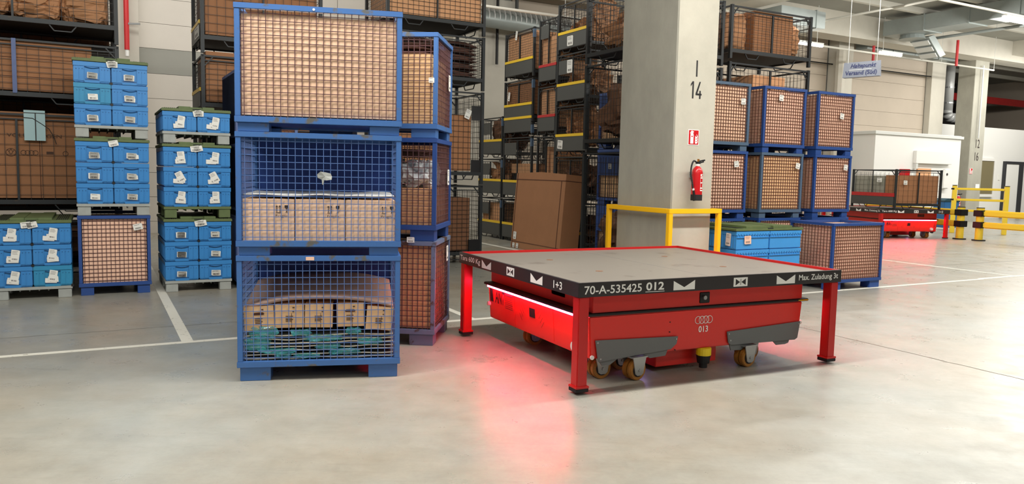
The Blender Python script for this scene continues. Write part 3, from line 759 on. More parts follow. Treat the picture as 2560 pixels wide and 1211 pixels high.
# floor markings and joints
def strip(name, m, s0, s1, n0, n1, z=0.0015): return gobj(name, m, s0, s1, n0, n1, 0.0002, z)
fl = bpy.data.objects['floor']
for a in (( -6, 13.0, 7.42, 7.50), (13.0, 30, 7.44, 7.54), (0.66, 0.76, 7.5, 14.5), (3.55, 3.63, 7.5, 14.5), (7.64, 7.74, 10.0, 19), (13.98, 14.06, 7.54, 13)):
    strip('painted_line', 'line_white', *a).parent = fl
def wavy(name, s0, n0, s1, n1, w, seed):
    mb = MB(); a = P(s0, n0); b = P(s1, n1); d = b-a; L = d.length; t = Vector((-d.y, d.x, 0))/L; k = int(L/0.08); vs = []; fs = []
    for i in range(k+1):
        p = a + d*(i/k) + t*(noise.noise(Vector((i*0.45, seed, 0)))*0.018); ww = w*(0.6+0.6*abs(noise.noise(Vector((i*0.9, seed+5, 0)))))
        vs += [tuple(p - t*ww/2 + Vector((0, 0, 0.0012))), tuple(p + t*ww/2 + Vector((0, 0, 0.0012)))]
        if i: fs.append((2*i-2, 2*i, 2*i+1, 2*i-1))
    mb.add(vs, fs); o = mb.obj(name, 'crack'); o.parent = fl
wavy('floor_joint', 6.76, 12, 6.6, -1.0, 0.014, 1)
wavy('floor_joint', -5, 8.22, 3.4, 8.27, 0.008, 2)
wavy('floor_joint', 9.5, 9.0, 22, 9.0, 0.012, 3)

# ---------------------------------------------------------------- numbered column with guard rail
def box_column(name, label, s0, s1, n0, n1, z1, cat='column'):
    t = thing(name, label, cat, P(s0, n0), YAW)
    w, d = s1-s0, n1-n0; c = 0.015
    MB().prism([(c, 0), (w-c, 0), (w, c), (w, d-c), (w-c, d), (c, d), (0, d-c), (0, c)], 0, z1, 'z').obj('shaft', 'concrete_col', t)
    return t, w, d
CS, CN = 6.309, 7.487      # near corner of the column
col1, cw, cd = box_column('concrete_column', 'big grey concrete column marked 14, behind the yellow guard rail', CS, CS+0.66, CN, CN+1.13, 7.3)
MB().box(0.012, cw-0.012, -0.003, 0.0, 0.0, 7.0).obj('pale_face', 'concrete_side', col1)  # paler sheet over the front face only
nn = MB(); nn.box(0.312, 0.334, -0.006, -0.003, 2.845, 3.045); nn.obj('lettering', 'black', col1)
nn = MB(); nn.box(0.262, 0.284, -0.006, -0.003, 2.575, 2.785); nn.prism([(0.262, 2.785), (0.235, 2.748), (0.235, 2.722), (0.262, 2.755)], -0.006, -0.003, 'y'); nn.obj('lettering', 'black', col1)
nn = MB(); nn.prism([(0.375, 2.785), (0.396, 2.785), (0.345, 2.640), (0.415, 2.640), (0.415, 2.618), (0.318, 2.618), (0.318, 2.640)], -0.006, -0.003, 'y'); nn.box(0.378, 0.399, -0.007, -0.004, 2.575, 2.675); nn.obj('lettering', 'black', col1)
def fire_sign(parent, x, z, w, h, T=Matrix.Identity(4)):
    o = MB().box(x, x+w, -0.006, -0.003, z, z+h, T).obj('fire_sign', 'white_vinyl', parent)
    b = 0.05*w; MB().box(x+b, x+w-b, -0.0075, -0.006, z+b, z+h-b, T).obj('sign_field', 'extinguisher_red', o)
    g = MB(); y0, y1 = -0.009, -0.0076
    g.prism([(x+w*.2, z+h*.1), (x+w*.48, z+h*.1), (x+w*.48, z+h*.68), (x+w*.43, z+h*.78), (x+w*.25, z+h*.78), (x+w*.2, z+h*.68)], y0, y1, 'y', T)
    g.prism([(x+w*.26, z+h*.79), (x+w*.45, z+h*.79), (x+w*.50, z+h*.88), (x+w*.3, z+h*.93), (x+w*.16, z+h*.8), (x+w*.19, z+h*.7), (x+w*.24, z+h*.83)], y0, y1, 'y', T)
    for k, zz in enumerate((.1, .26, .42)):
        g.prism([(x+w*.66, z+h*(zz)), (x+w*.84, z+h*(zz+.02)), (x+w*.88, z+h*(zz+.14)), (x+w*(.80-.02*k), z+h*(zz+.30)), (x+w*.80, z+h*(zz+.14)), (x+w*.72, z+h*(zz+.10)), (x+w*.62, z+h*(zz+.2))], y0, y1, 'y', T)
    g.obj('pictogram', 'white_vinyl', o)
    MB().box(x+w*.28, x+w*.4, -0.0095, -0.0089, z+h*.52, z+h*.6, T).obj('pictogram', 'extinguisher_red', o)
    return o
t = thing('fire_sign', 'red and white extinguisher sign high on the column marked 14', 'sign', P(CS, CN-0.001), YAW)
fs = fire_sign(t, 0.225, 1.995, 0.175, 0.195); fs.name = 'sign_board'
def extinguisher(loc, yaw, label, h=0.36, k=1.0):
    t = thing('fire_extinguisher', label, 'extinguisher', loc, yaw); r = 0.068*k
    b = MB(); prof = [(0.0, 0.0), (r*0.98, 0.0), (r, 0.02*k), (r, 0.31*k), (r*0.93, 0.345*k), (r*0.7, 0.375*k), (r*0.36, 0.395*k), (r*0.3, 0.41*k)]
    n = 26; vs = [(q[0]*math.cos(2*math.pi*i/n), q[0]*math.sin(2*math.pi*i/n), q[1]) for q in prof for i in range(n)]
    b.add(vs, [(j*n+i, j*n+(i+1) % n, (j+1)*n+(i+1) % n, (j+1)*n+i) for j in range(len(prof)-1) for i in range(n)])
    b.obj('cylinder', 'extinguisher_red', t, smooth=True)
    MB().cyl((0, 0, -0.03*k), (0, 0, 0.045*k), r*1.05, 26).obj('base_cup', 'rubber', t)
    MB().cyl((0, 0, 0.40*k), (0, 0, 0.425*k), 0.026*k, 16).obj('neck_ring', 'white_vinyl', t)
    MB().box(-0.02*k, 0.03*k, -0.02*k, 0.02*k, 0.425*k, 0.455*k).bar((0.0, 0, 0.455*k), (0.105*k, -0.01, 0.475*k), 0.018*k).bar((0, 0, 0.43*k), (0.09*k, -0.01, 0.455*k), 0.014*k).obj('valve_handle', 'black', t, 0.002)
    MB().cyl((0.008*k, 0, 0.455*k), (0.008*k, 0, 0.487*k), 0.014*k, 12).obj('valve_cap', 'brass', t)
    pts = [Vector((-0.02, 0, 0.445))]
    ctl = [(-0.02, 0, 0.445), (-0.075, -0.01, 0.46), (-0.115, -0.02, 0.40), (-0.122, -0.02, 0.30), (-0.105, -0.03, 0.2), (-0.088, -0.03, 0.12)]
    pp = []
    for i in range(len(ctl)-1):
        p0 = Vector(ctl[max(0, i-1)]); p1 = Vector(ctl[i]); p2 = Vector(ctl[i+1]); p3 = Vector(ctl[min(len(ctl)-1, i+2)])
        for q in range(6):
            u = q/6; pp.append(0.5*((2*p1)+(-p0+p2)*u+(2*p0-5*p1+4*p2-p3)*u*u+(-p0+3*p1-3*p2+p3)*u**3)*k)
    pp.append(Vector(ctl[-1])*k)
    ho = MB().tube(pp, 0.0105*k, 10).obj('hose', 'black', t, smooth=True)
    MB().cyl(pp[-1], pp[-1]+Vector((0.01, 0, -0.02))*k, 0.014*k, 12).obj('hose_ring', 'white_vinyl', ho)
    MB().cyl(pp[-1]+Vector((0.01, 0, -0.02))*k, pp[-1]+Vector((0.035, 0, -0.15))*k, 0.013*k, 12, r1=0.022*k).obj('nozzle', 'black', ho)
    lb = MB(); m2 = MB()
    def arc(mb, a0, a1, z0, z1, rr):
        q = 8; vs = []
        for i in range(q+1):
            a = R(a0+(a1-a0)*i/q); vs += [(rr*math.cos(a), rr*math.sin(a), z0), (rr*math.cos(a), rr*math.sin(a), z1)]
        mb.add(vs, [(2*i, 2*i+2, 2*i+3, 2*i+1) for i in range(q)])
    arc(lb, -95, -15, 0.09*k, 0.30*k, r*1.012)
    lo = lb.obj('instruction_label', 'card_pink' if False else 'paper_white', t)
    for (a0, a1, z0, z1) in ((-95, -15, 0.262, 0.27), (-92, -60, 0.20, 0.245), (-55, -20, 0.235, 0.25), (-55, -20, 0.21, 0.225), (-92, -64, 0.135, 0.185), (-58, -20, 0.155, 0.195), (-92, -20, 0.105, 0.118), (-80, -30, 0.28, 0.292), (-58, -44, 0.13, 0.15), (-36, -20, 0.13, 0.15)):
        arc(m2, a0, a1, z0*k, z1*k, r*1.02)
    m2.obj('label_print', 'extinguisher_red', lo)
    MB().box(-0.03, 0.03, r*0.95, r+0.05, 0.25*k, 0.33*k).obj('wall_bracket', 'steel', t)
    return t
extinguisher(P(CS+0.30, CN-0.118, 1.335), YAW, 'red fire extinguisher with black hose hung on the column marked 14')
# yellow guard rail round the column
g = thing('guard_rail', 'yellow square-tube guard rail standing round the column marked 14', 'rail', P(CS-0.125, CN-0.125), YAW)
gw, gd, gh, q = 0.86, 1.33, 1.2, 0.06
for x, y in ((0, 0), (gw-q, 0), (0, gd-q), (gw-q, gd-q)): MB().box(x, x+q, y, y+q, 0, gh-q).obj('post', 'yellow_rail', g, 0.004)
for (x0, x1, y0, y1) in ((0, gw, 0, q), (0, gw, gd-q, gd), (0, q, q, gd-q), (gw-q, gw, q, gd-q)): MB().box(x0, x1, y0, y1, gh-q, gh).obj('top_tube', 'yellow_rail', g, 0.004)
for (x0, x1, y0, y1) in ((q, gw-q, 0.01, q-0.01), (q, gw-q, gd-q+0.01, gd-0.01), (0.01, q-0.01, q, gd-q), (gw-q+0.01, gw-0.01, q, gd-q)): MB().box(x0, x1, y0, y1, 0.56, 0.60).obj('lower_tube', 'yellow_rail', g)

col2, c2w, c2d = box_column('concrete_column', 'distant grey concrete column marked 16, beside the white office', 31.15, 32.08, 18.75, 19.45, 7.3)
text_mesh('lettering', '12', 0.26, 0.34, 'print_dark', col2, TR(0.38, -0.006, 3.02))
text_mesh('lettering', '16', 0.26, 0.34, 'print_dark', col2, TR(0.36, -0.006, 2.50))
t = thing('fire_sign', 'small red extinguisher sign on the distant column marked 16', 'sign', P(31.15, 18.745), YAW)
fs = fire_sign(t, 0.06, 1.95, 0.22, 0.24); fs.name = 'sign_board'
t = tag(MB().box(0.55, 0.81, -0.012, -0.002, 1.33, 1.55).obj('assembly_sign', 'white_vinyl'), 'square white notice on the distant column marked 16', 'sign'); t.location = P(31.15, 18.745); t.rotation_euler = (0, 0, R(YAW))
extinguisher(P(30.95, 18.95, 0.55), YAW-40, 'distant red fire extinguisher left of the column marked 16', k=1.25)
t = tag(MB().cyl((0.35, -0.05, 3.4), (0.35, -0.05, 6.3), 0.03, 10).obj('drain_pipe', 'pipe_silver'), 'thin silver pipe running up the distant column marked 16', 'pipe'); t.location = P(31.15, 18.7); t.rotation_euler = (0, 0, R(YAW))

# ================================================================ BLUE MESH CONTAINERS AND THEIR LOADS
def inside(loc, yaw, x, y, z=0.0):
    c, s = math.cos(R(yaw)), math.sin(R(yaw)); loc = Vector(loc)
    return loc + Vector((x*c-y*s, x*s+y*c, z))
# --- front stack
G0 = Vector((-2.03, 5.62, 0)); GY = 11.4
g1 = cage(G0, GY, 1.205, 1.0, 0.948, 'blue mesh container, bottom of the front stack, loaded with teal-wrapped sheets', foot=0.105, wire='wire_blue', nx=22, nz=15, ny=18, back='sheet', wt=0.0048)
g2 = cage(G0+Vector((0, 0, 0.95)), GY, 1.205, 1.0, 0.910, 'blue mesh container, middle of the front stack, half full of fragile boxes', foot=0.065, wire='wire_blue', nx=22, nz=15, ny=18, back='sheet', wt=0.0048)
g3 = cage(G0+Vector((0, 0, 1.862)), GY, 1.205, 1.0, 0.915, 'blue mesh container, top of the front stack, filled by one pale carton', foot=0.065, wire='wire_rust', nx=22, nz=15, ny=18, back='sheet', wt=0.0052)
carton(inside(G0, GY, 0.048, 0.034, 1.862+0.12), GY, 1.109, 0.90, 0.725, 'large pale carton filling the top container of the front stack', 'card_light', 0.008, res=14, seed=2)
MB().cyl((0.56, -0.004, 0.893), (0.56, 0.002, 0.893), 0.009, 10).obj('paint_chip', 'white_vinyl', g3)
for k in range(3):
    cx = 0.048+k*0.372
    c = carton(inside(G0, GY, cx, 0.034, 0.95+0.1), GY, 0.366, 0.60, 0.318, f"{['left', 'middle', 'right'][k]} of three cartons printed Fragile in the front stack", 'card_light', 0.005, res=6, seed=k)
    text_mesh('lettering', 'Fragile', 0.085, 0.024, 'print_dark', c, TR(0.235 if k < 2 else 0.265, -0.009, 0.18))
    a = MB()
    x0 = 0.24 if k < 2 else 0.27
    for dx in (0, 0.022):
        a.box(x0+dx, x0+dx+0.004, -0.009, -0.0075, 0.225, 0.262); a.prism([(x0+dx-0.006, 0.262), (x0+dx+0.010, 0.262), (x0+dx+0.002, 0.274)], -0.009, -0.0075, 'y')
    a.box(x0-0.004, x0+0.03, -0.009, -0.0075, 0.217, 0.221)
    gx = x0+0.058
    a.prism([(gx, 0.274), (gx+0.026, 0.274), (gx+0.026, 0.256), (gx+0.015, 0.246), (gx+0.015, 0.226), (gx+0.022, 0.221), (gx+0.004, 0.221), (gx+0.011, 0.226), (gx+0.011, 0.246), (gx, 0.256)], -0.009, -0.0075, 'y')
    a.obj('pictogram', 'print_dark', c)
def wavy_sheet(name, w, d, m, amp, th, seed, bend=0.0, nx=30, ny=6, label=None, cat='sheet', loc=None, yaw=0, front=0):
    mb = MB(); vs = []
    for top in (0, 1):
        for j in range(ny+1):
            for i in range(nx+1):
                a, b = i/nx, j/ny
                z = bend*(1-abs(2*a-1)**2.4) + noise.noise(Vector((a*5+seed, b*3, seed)))*amp + front*b
                vs.append((a*w, b*d, z + (th if top else 0)))
    q = (nx+1)*(ny+1); fs = []
    for j in range(ny):
        for i in range(nx):
            a = j*(nx+1)+i; fs.append((a, a+nx+1, a+nx+2, a+1)); fs.append((q+a, q+a+1, q+a+nx+2, q+a+nx+1))
    for i in range(nx): fs.append((i, i+1, q+i+1, q+i)); a = ny*(nx+1)+i; fs.append((a+1, a, q+a, q+a+1))
    for j in range(ny): a = j*(nx+1); fs.append((a+nx+1, a, q+a, q+a+nx+1)); a += nx; fs.append((a, a+nx+1, q+a+nx+1, q+a))
    mb.add(vs, fs); o = mb.obj(name, m, None, smooth=True)
    if label: tag(o, label, cat)
    if loc is not None: o.location = loc; o.rotation_euler = (0, 0, R(yaw))
    return o
wavy_sheet('foam_sheet', 1.10, 0.85, 'sheet_white', 0.012, 0.012, 3, label='white foam sheet lying over the three fragile cartons', loc=inside(G0, GY, 0.052, 0.05, 1.395), yaw=GY)
# crumpled tag on the mesh of the middle container
t = thing('crumpled_tag', 'crumpled grey paper tag stuck to the mesh of the middle front container', 'tag', inside(G0, GY, 0.64, -0.006, 1.545), GY)
mb = MB(); rnd = random.Random(4); n = 9; vs = [(0, -0.012, 0)]
for i in range(n): a = 2*math.pi*i/n; rr = 0.06*rnd.uniform(0.75, 1.1); vs.append((rr*math.cos(a), -0.004-0.012*rnd.random(), rr*0.62*math.sin(a)))
vs.append((-0.02, -0.006, -0.062)); vs.append((-0.012, -0.006, -0.064))
mb.add(vs, [(0, i, i % n+1) for i in range(1, n+1)] + [(0, 7, n+1), (0, n+1, n+2)]); mb.obj('paper', 'pallet_grey', t)
# bottom container: wrapped sheets, cartons, curved cover
for k in range(7):
    o = wavy_sheet('wrapped_sheet', 1.10, 0.80, 'sheet_grey', 0.014, 0.010, 11+k*3, label=f"wavy dark sheet with pale edge, {['lowest', 'second', 'third', 'fourth', 'fifth', 'sixth', 'topmost'][k]} in the teal-wrapped pile" , loc=inside(G0, GY, 0.052, 0.06, 0.155+k*0.029), yaw=GY)
    e = MB(); pts = []
    src = o.data.vertices
    for i in range(31): v = src[i].co; pts.append(Vector((v.x, v.y-0.003, v.z+0.005)))
    for a, b in zip(pts, pts[1:]): e.bar(a, b, 0.006, w2=0.008)
    e.obj('pale_edge', 'sheet_edge', o)
fw_ = thing('plastic_film', 'crumpled teal plastic film round the wavy sheets in the bottom container', 'film', inside(G0, GY, 0.0, 0.0, 0.155), GY)
for k, (x, z, w, h) in enumerate(((0.14, 0.07, 0.20, 0.10), (0.19, 0.15, 0.22, 0.10), (0.46, 0.175, 0.16, 0.05), (0.85, 0.18, 0.12, 0.05), (0.33, 0.0, 0.12, 0.05), (0.62, 0.13, 0.3, 0.05), (0.78, 0.02, 0.26, 0.05), (0.5, 0.0, 0.2, 0.04), (0.97, 0.10, 0.22, 0.05), (0.28, 0.04, 0.3, 0.04), (0.66, 0.07, 0.2, 0.035))):
    bm_ = blob_mesh(w, 0.05, h, 20+k, 0.5, 3.0, nu=18, nv=10)
    bm_.v = [(v[0]+x, v[1]+0.06, v[2]+z) for v in bm_.v]; bm_.obj('film_fold', 'film_teal', fw_)
pp = [(0.052, 0.215, -3), (0.272, 0.21, 0), (0.487, 0.205, 1), (0.725, 0.205, -1), (0.94, 0.20, 5)]
for k, (x, w, tilt) in enumerate(pp):
    c = carton(inside(G0, GY, x, 0.05, 0.375+(0.02 if 0 < k < 4 else 0)), GY, w, 0.5, 0.18, f"{['first', 'second', 'third', 'fourth', 'fifth'][k]} small carton from the left in the bottom front container", 'card_yellow', 0.002, res=4, seed=k)
    c.rotation_euler[1] = R(tilt)
    s = MB()
    if k in (0, 3): s.prism([(w/2-0.035, 0.115), (w/2+0.035, 0.115), (w/2+0.04, 0.124), (w/2+0.03, 0.134), (w/2-0.03, 0.134), (w/2-0.04, 0.124)], -0.005, -0.001, 'y')
    s.box(w/2+0.012, w/2+0.015, -0.004, 0.0, 0.0, 0.11); s.obj('hand_hole' if k in (0, 3) else 'flap_seam', 'card_seam', c)
    pr = MB()
    for q in range(4): pr.box(w/2-0.03, w/2-0.03+0.055-0.01*(q % 2), -0.004, 0.0, 0.085-q*0.012, 0.09-q*0.012)
    pr.box(w/2+0.02, w/2+0.035, -0.004, 0.0, 0.150, 0.158); pr.box(w/2+0.02, w/2+0.032, -0.004, 0.0, 0.12, 0.126)
    pr.obj('printed_lines', 'print_brown', c)
o = wavy_sheet('cover_board', 1.10, 0.80, 'sheet_tan', 0.006, 0.022, 5, bend=0.075, label='curved brown cover board lying over the five small cartons', loc=inside(G0, GY, 0.052, 0.055, 0.535), yaw=GY, front=0.09)
MB().box(0.5, 0.56, -0.006, 0.0, 0.915, 0.94).obj('paper_scrap', 'card_pink', g1)

# --- stack behind and to the right of it
H0 = Vector((-1.886, 7.035, 0)); HY = -5.0
carton(inside(H0, HY, 0.05, 0.034, 0.16), HY, 1.10, 0.72, 0.76, 'brown carton filling the rusty bottom container behind the front stack', 'card_mid', 0.006, seed=9)
hc1 = cage(H0, HY, 1.2, 0.8, 0.962, 'rusty blue mesh container, bottom of the second stack behind the front one', paint='blue_paint_rusty', nx=23, nz=16, ny=14)
hc2 = cage(H0+Vector((0, 0, 0.964)), HY, 1.2, 0.8, 0.93, 'deep blue mesh container, middle of the second stack, with plastic bags inside', foot=0.1, paint='blue_paint_deep', nx=22, nz=15, ny=16)
hc3 = cage(H0+Vector((0, 0, 1.896)), HY, 1.2, 0.8, 0.93, 'blue mesh container, top of the second stack, half hidden by the front one', foot=0.08, nx=22, nz=15, ny=16)
carton(inside(H0, HY, 0.05, 0.034, 1.11), HY, 1.10, 0.70, 0.33, 'brown carton under the plastic bags in the second stack', 'card_mid', 0.004, seed=3)
for k, (x, w, h) in enumerate(((0.98, 0.34, 0.25), (0.62, 0.40, 0.28))):
    b = bundle(inside(H0, HY, x, 0.38, 1.445), HY, w, 0.6, h, f"clear crumpled plastic bag, {'right' if k == 0 else 'left'} one in the second stack's middle container", 'film_clear', 30+k, 0.35, 'plastic_bag', 'bag')
bundle(inside(H0, HY, 0.8, 0.45, 1.735), HY, 0.7, 0.5, 0.07, 'flat brown pad on the bags in the second stack', 'cloth_dark', 8, 0.1, 'pad', 'pad')
carton(inside(H0, HY, 0.72, 0.034, 2.02), HY, 0.42, 0.70, 0.62, 'tall yellowish carton seen in the top container of the second stack', 'card_yellow', 0.003, seed=5, seams=False)
carton(inside(H0, HY, 0.06, 0.034, 2.02), HY, 0.64, 0.70, 0.60, 'carton beside the yellowish one in the second stack', 'card_mid', 0.003, seed=6)
stack_layers(inside(H0, HY, 0.6, 0.4, 2.645), HY, 1.08, 0.66, 0.13, 3, 'dark folded covers lying on the cartons, top of the second stack')
for c_, x, z in ((hc3, 0.72, 0.55), (hc2, 0.72, 0.58), (hc1, 0.72, 0.80)):
    T0 = TR(1.2, 0, 0, rz=90); paper_label(c_, 0.6, z, 0.09, 0.15, 0, T0=T0)
paper_label(hc1, 1.0-0.03, 0.975, 0.07, 0.05, 0)
paper_label(hc3, 1.145, 0.51, 0.05, 0.045, 0)

# --- dark blue stack right of the crates, seen side-on
F0 = P(1.62, 10.55)
for k, w_ in enumerate(('bottom', 'middle', 'top')):
    fo_ = cage(F0+Vector((0, 0, 0.953*k)), YAW, 0.8, 1.15, 0.95, f'dark blue steel container, {w_} one, squeezed behind the front stack', foot=0.08, paint='blue_dark_sheet', nx=14, nz=16, ny=12, near=False)
    MB().box(-0.004, 0.012, 0.04, 1.11, 0.12, 0.91).obj('side_sheet', 'blue_dark_sheet', fo_)
    carton(inside(F0, YAW, 0.035, 0.035, 0.953*k+0.13), YAW, 0.72, 1.05, 0.77, f'dull brown carton inside the {w_} dark blue container', 'card_dark', 0.0, res=2)

# --- container with the two crate loads on top
B0 = P(-0.20, 10.58)
cage(B0, YAW, 0.8, 1.2, 0.975, 'deep blue mesh container under the tall crate stack on the left', paint='blue_paint_deep', wire='wire_rust', nx=15, nz=16, ny=18, foot=0.105, fw=0.14)
paper_label(bpy.data.objects[CACHE[('cage', 0.8, 1.2, 0.975, 0.105, 'blue_paint_deep', 'wire_rust', 15, 16, 18, 'wire', 0.006)].name], 0.655, 0.835, 0.105, 0.075, -12).location.y = -0.012
carton(inside(B0, YAW, 0.05, 0.032, 0.15), YAW, 0.70, 1.1, 0.78, 'pinkish carton filling the deep blue container under the crates', 'card_pink', 0.006, seed=4)
crate_load(-0.20, 10.58, 0.977, 3, 'the lower load on the blue container', 'small', teal=())
crate_load(-0.20, 10.58, 1.921, 3, 'the upper load on the blue container', 'small', teal=((1, 0),))
# leftmost load on the floor, and the load column next to it
crate_load(-1.065, 10.53, 0.0, 3, 'the leftmost load standing on the floor', 'big', teal=((0, 1),))
crate_load(0.75, 10.52, 0.0, 3, 'the floor load nearest the front stack', 'small', rear=True)
crate_load(0.75, 10.52, 0.943, 3, 'the middle load nearest the front stack', 'mix', rear=True, green=True, teal=())
crate_load(0.75, 10.52, 1.886, 1, 'the single-row load nearest the front stack', 'big', rear=True)

# --- right-hand containers
P0 = P(9.30, 7.47)
pc = cage(P0, YAW, 1.12, 0.8, 0.975, 'blue mesh container standing alone at the right-hand end of the row', paint='blue_paint_deep', wire='wire_brown', nx=24, nz=17, ny=13, wt=0.007)
carton(inside(P0, YAW, 0.05, 0.032, 0.15), YAW, 1.02, 0.73, 0.78, 'pale carton bulging in the right-hand end container', 'card_pink', 0.008, seed=12, seams=False)
XS = [('left', 7.12, 0.98), ('middle', 8.27, 0.88), ('right', 9.42, 0.84)]
s_shift = {'left': 7.16, 'middle': 8.87, 'right': 0}
XP = {'left': (7.62, 0.90), 'middle': (8.80, 0.90), 'right': (9.96, 0.86)}
paints = {('left', 3): 'blue_paint_grey', ('left', 2): 'blue_paint_deep', ('middle', 3): 'blue_paint_deep', ('middle', 2): 'blue_paint_grey', ('right', 3): 'blue_paint_deep', ('right', 2): 'blue_paint_deep'}
fills = {('left', 3): 'card_light', ('left', 2): 'card_pink', ('middle', 3): 'card_pink', ('middle', 2): 'card_yellow', ('right', 3): 'card_pink', ('right', 2): 'card_pink'}
labs = {('left', 3): (0.74, 0.72), ('left', 2): (0.66, 0.80), ('middle', 3): (0.33, 0.82), ('middle', 2): (0.76, 0.80), ('right', 3): (0.54, 0.62), ('right', 2): (0.70, 0.80)}
for key, (s0, w_) in XP.items():
    for lv in (1, 2, 3):
        z0 = (0.0, 1.0, 1.992)[lv-1]; loc = P(s0, 8.42, z0)
        pn = paints.get((key, lv), 'blue_paint_deep'); hh = (0.998, 0.99, 0.985)[lv-1]
        o = cage(loc, YAW, w_, 1.15, hh, f"blue mesh container, {['bottom', 'middle', 'top'][lv-1]} of the {key} stack right of the concrete column", paint=pn, wire='wire_brown', nx=17, nz=17, ny=18, foot=0.085, fw=0.13, near=False, wt=0.007)
        carton(inside(loc, YAW, 0.05, 0.032, 0.135), YAW, w_-0.1, 1.05, hh-0.19, f"carton in the {['bottom', 'middle', 'top'][lv-1]} container of the {key} stack right of the column", fills.get((key, lv), 'card_pink'), 0.006, seed=lv)
        if (key, lv) in labs:
            lx, lz = labs[(key, lv)]
            a = paper_label(o, lx, lz, 0.088, 0.088, random.Random(lv*7+len(key)).uniform(-12, 14)); a.location.y = -0.012
# green-lidded crate load in front of them (long sides of the crates to the front)
pallet(P(7.44, 7.5), YAW, 1.25, 0.8, 'grey plastic pallet under the bright blue crates behind the robot')
for r in range(3):
    for c in (0, 1):
        cr = crate(P(7.45+c*0.62, 7.5, 0.143+0.2505*r), YAW, f"bright blue crate, {('left', 'right')[c]} one in the {ROWN[3][r]} row behind the robot", 'long', 'crate_bright')
        if r == 2 and c == 0:
            a = paper_label(cr, 0.2, 0.13, 0.12, 0.11, -3, m='card_pink'); a.location.y = -0.004
            paper_label(cr, 0.25, 0.13, 0.09, 0.17, 4, T0=TR(-0.004, 0.39, 0, rz=-90))
        crate(P(7.45+c*0.62, 7.9, 0.143+0.2505*r), YAW, f"bright blue crate, {('left', 'right')[c]} rear one in the {ROWN[3][r]} row behind the robot", 'long', 'crate_bright')
lid(P(7.44, 7.5, 0.143+0.7525), YAW, 1.25, 0.8, 'dark green lid on the bright blue crates behind the robot')

# ================================================================ DARK STACKING RACKS
def rack_col(s, n, w, d, levels, where, yaw=YAW, **kw):
    out = []
    names = {1: ['only'], 2: ['lower', 'upper'], 3: ['bottom', 'middle', 'top'], 4: ['bottom', 'second', 'third', 'top'], 5: ['bottom', 'second', 'third', 'fourth', 'top']}[len(levels)]
    for k, (z, h, o) in enumerate(levels):
        q = dict(kw); q.update(o)
        loc = P(s, n, z); out.append((rack(loc, yaw, w, d, h, f"dark steel rack, {names[k]} one of {where}", **q), loc, names[k]))
    return out
# left row (front faces along the wall direction)
D = rack_col(-2.10, 12.0, 2.43, 1.15, [(0.0, 0.85, {}), (0.86, 1.40, {}), (2.27, 0.95, {}), (3.23, 1.3, {})], 'the far-left rack stack', foot=0.19, nx=17, nz=8)
lo = D[1][1]
c = carton(inside(lo, YAW, 0.10, 0.06, 0.27), YAW, 2.24, 1.0, 1.13, 'very large brown printed carton behind the leftmost crates', 'card_brown', 0.0, res=2)
text_mesh('lettering', 'VOLKSWAGEN', 0.62, 0.05, 'print_brown', c, TR(1.00, -0.003, 0.80))
s = MB(); s.box(0.0, 2.24, -0.004, 0.0, 1.03, 1.042); s.box(1.36, 1.368, -0.003, 0.0, 0.0, 1.03); s.obj('flap_seam', 'card_seam', c)
mk = MB()
def ringm(cx, cz, rx, rz, n=22, t=0.004):
    pts = [(cx+rx*math.cos(2*math.pi*i/n), -0.004, cz+rz*math.sin(2*math.pi*i/n)) for i in range(n+1)]; mk.tube(pts, t, 4)
ringm(0.42, 0.28, 0.055, 0.05); mk.tube([(0.385, -0.004, 0.31), (0.42, -0.004, 0.25), (0.455, -0.004, 0.31)], 0.004, 4); mk.tube([(0.40, -0.004, 0.29), (0.42, -0.004, 0.325), (0.44, -0.004, 0.29)], 0.004, 4)
for k in range(4): ringm(0.56+k*0.045, 0.28, 0.03, 0.03)
mk.box(0.82, 0.9, -0.004, -0.001, 0.265, 0.30); ringm(1.04, 0.28, 0.03, 0.03); mk.prism([(1.16, 0.3), (1.26, 0.3), (1.22, 0.27), (1.21, 0.25), (1.2, 0.27)], -0.004, -0.001, 'y')
mk.v = [(v[0]+0.62, v[1], v[2]+0.32) for v in mk.v]; mk.obj('printed_emblems', 'print_brown', c)
ps = thing('paper_sheet', 'pale blue paper sheet hanging on the mesh before the large printed carton', 'paper', inside(lo, YAW, 1.30, -0.012, 0.19), YAW)
MB().box(0, 0.24, 0, 0.003, 0.84, 1.235).obj('sheet', 'paper_bluish', ps)
m2 = MB(); m2.bar((0.13, -0.002, 0.84), (0.13, -0.002, 1.2), 0.012); m2.bar((0, -0.002, 1.2), (0.27, -0.002, 1.2), 0.008); m2.tube([(0.0, -0.004, 1.135), (0.1, -0.004, 1.13), (0.2, -0.004, 1.06), (0.28, -0.004, 1.0), (0.33, -0.004, 0.9), (0.36, -0.004, 0.8)], 0.005, 5); m2.obj('cord', 'wire_dark', ps)
lo = D[2][1]
c = carton(inside(lo, YAW, 0.10, 0.06, 0.27), YAW, 2.0, 1.0, 0.66, 'wide tan carton in the third rack on the far left', 'card_brown', 0.0, res=2)
s = MB(); s.box(0, 2.0, -0.004, 0, 0.42, 0.427); s.box(0, 2.0, -0.004, 0, 0.18, 0.185); s.box(1.65, 1.655, -0.004, 0, 0.0, 0.18); s.obj('flap_seam', 'card_seam', c)
MB().box(1.19, 1.24, -0.012, 0.0, 0.23, 0.93).obj('blue_bar', 'blue_dark_sheet', D[2][0])
lo = D[3][1]
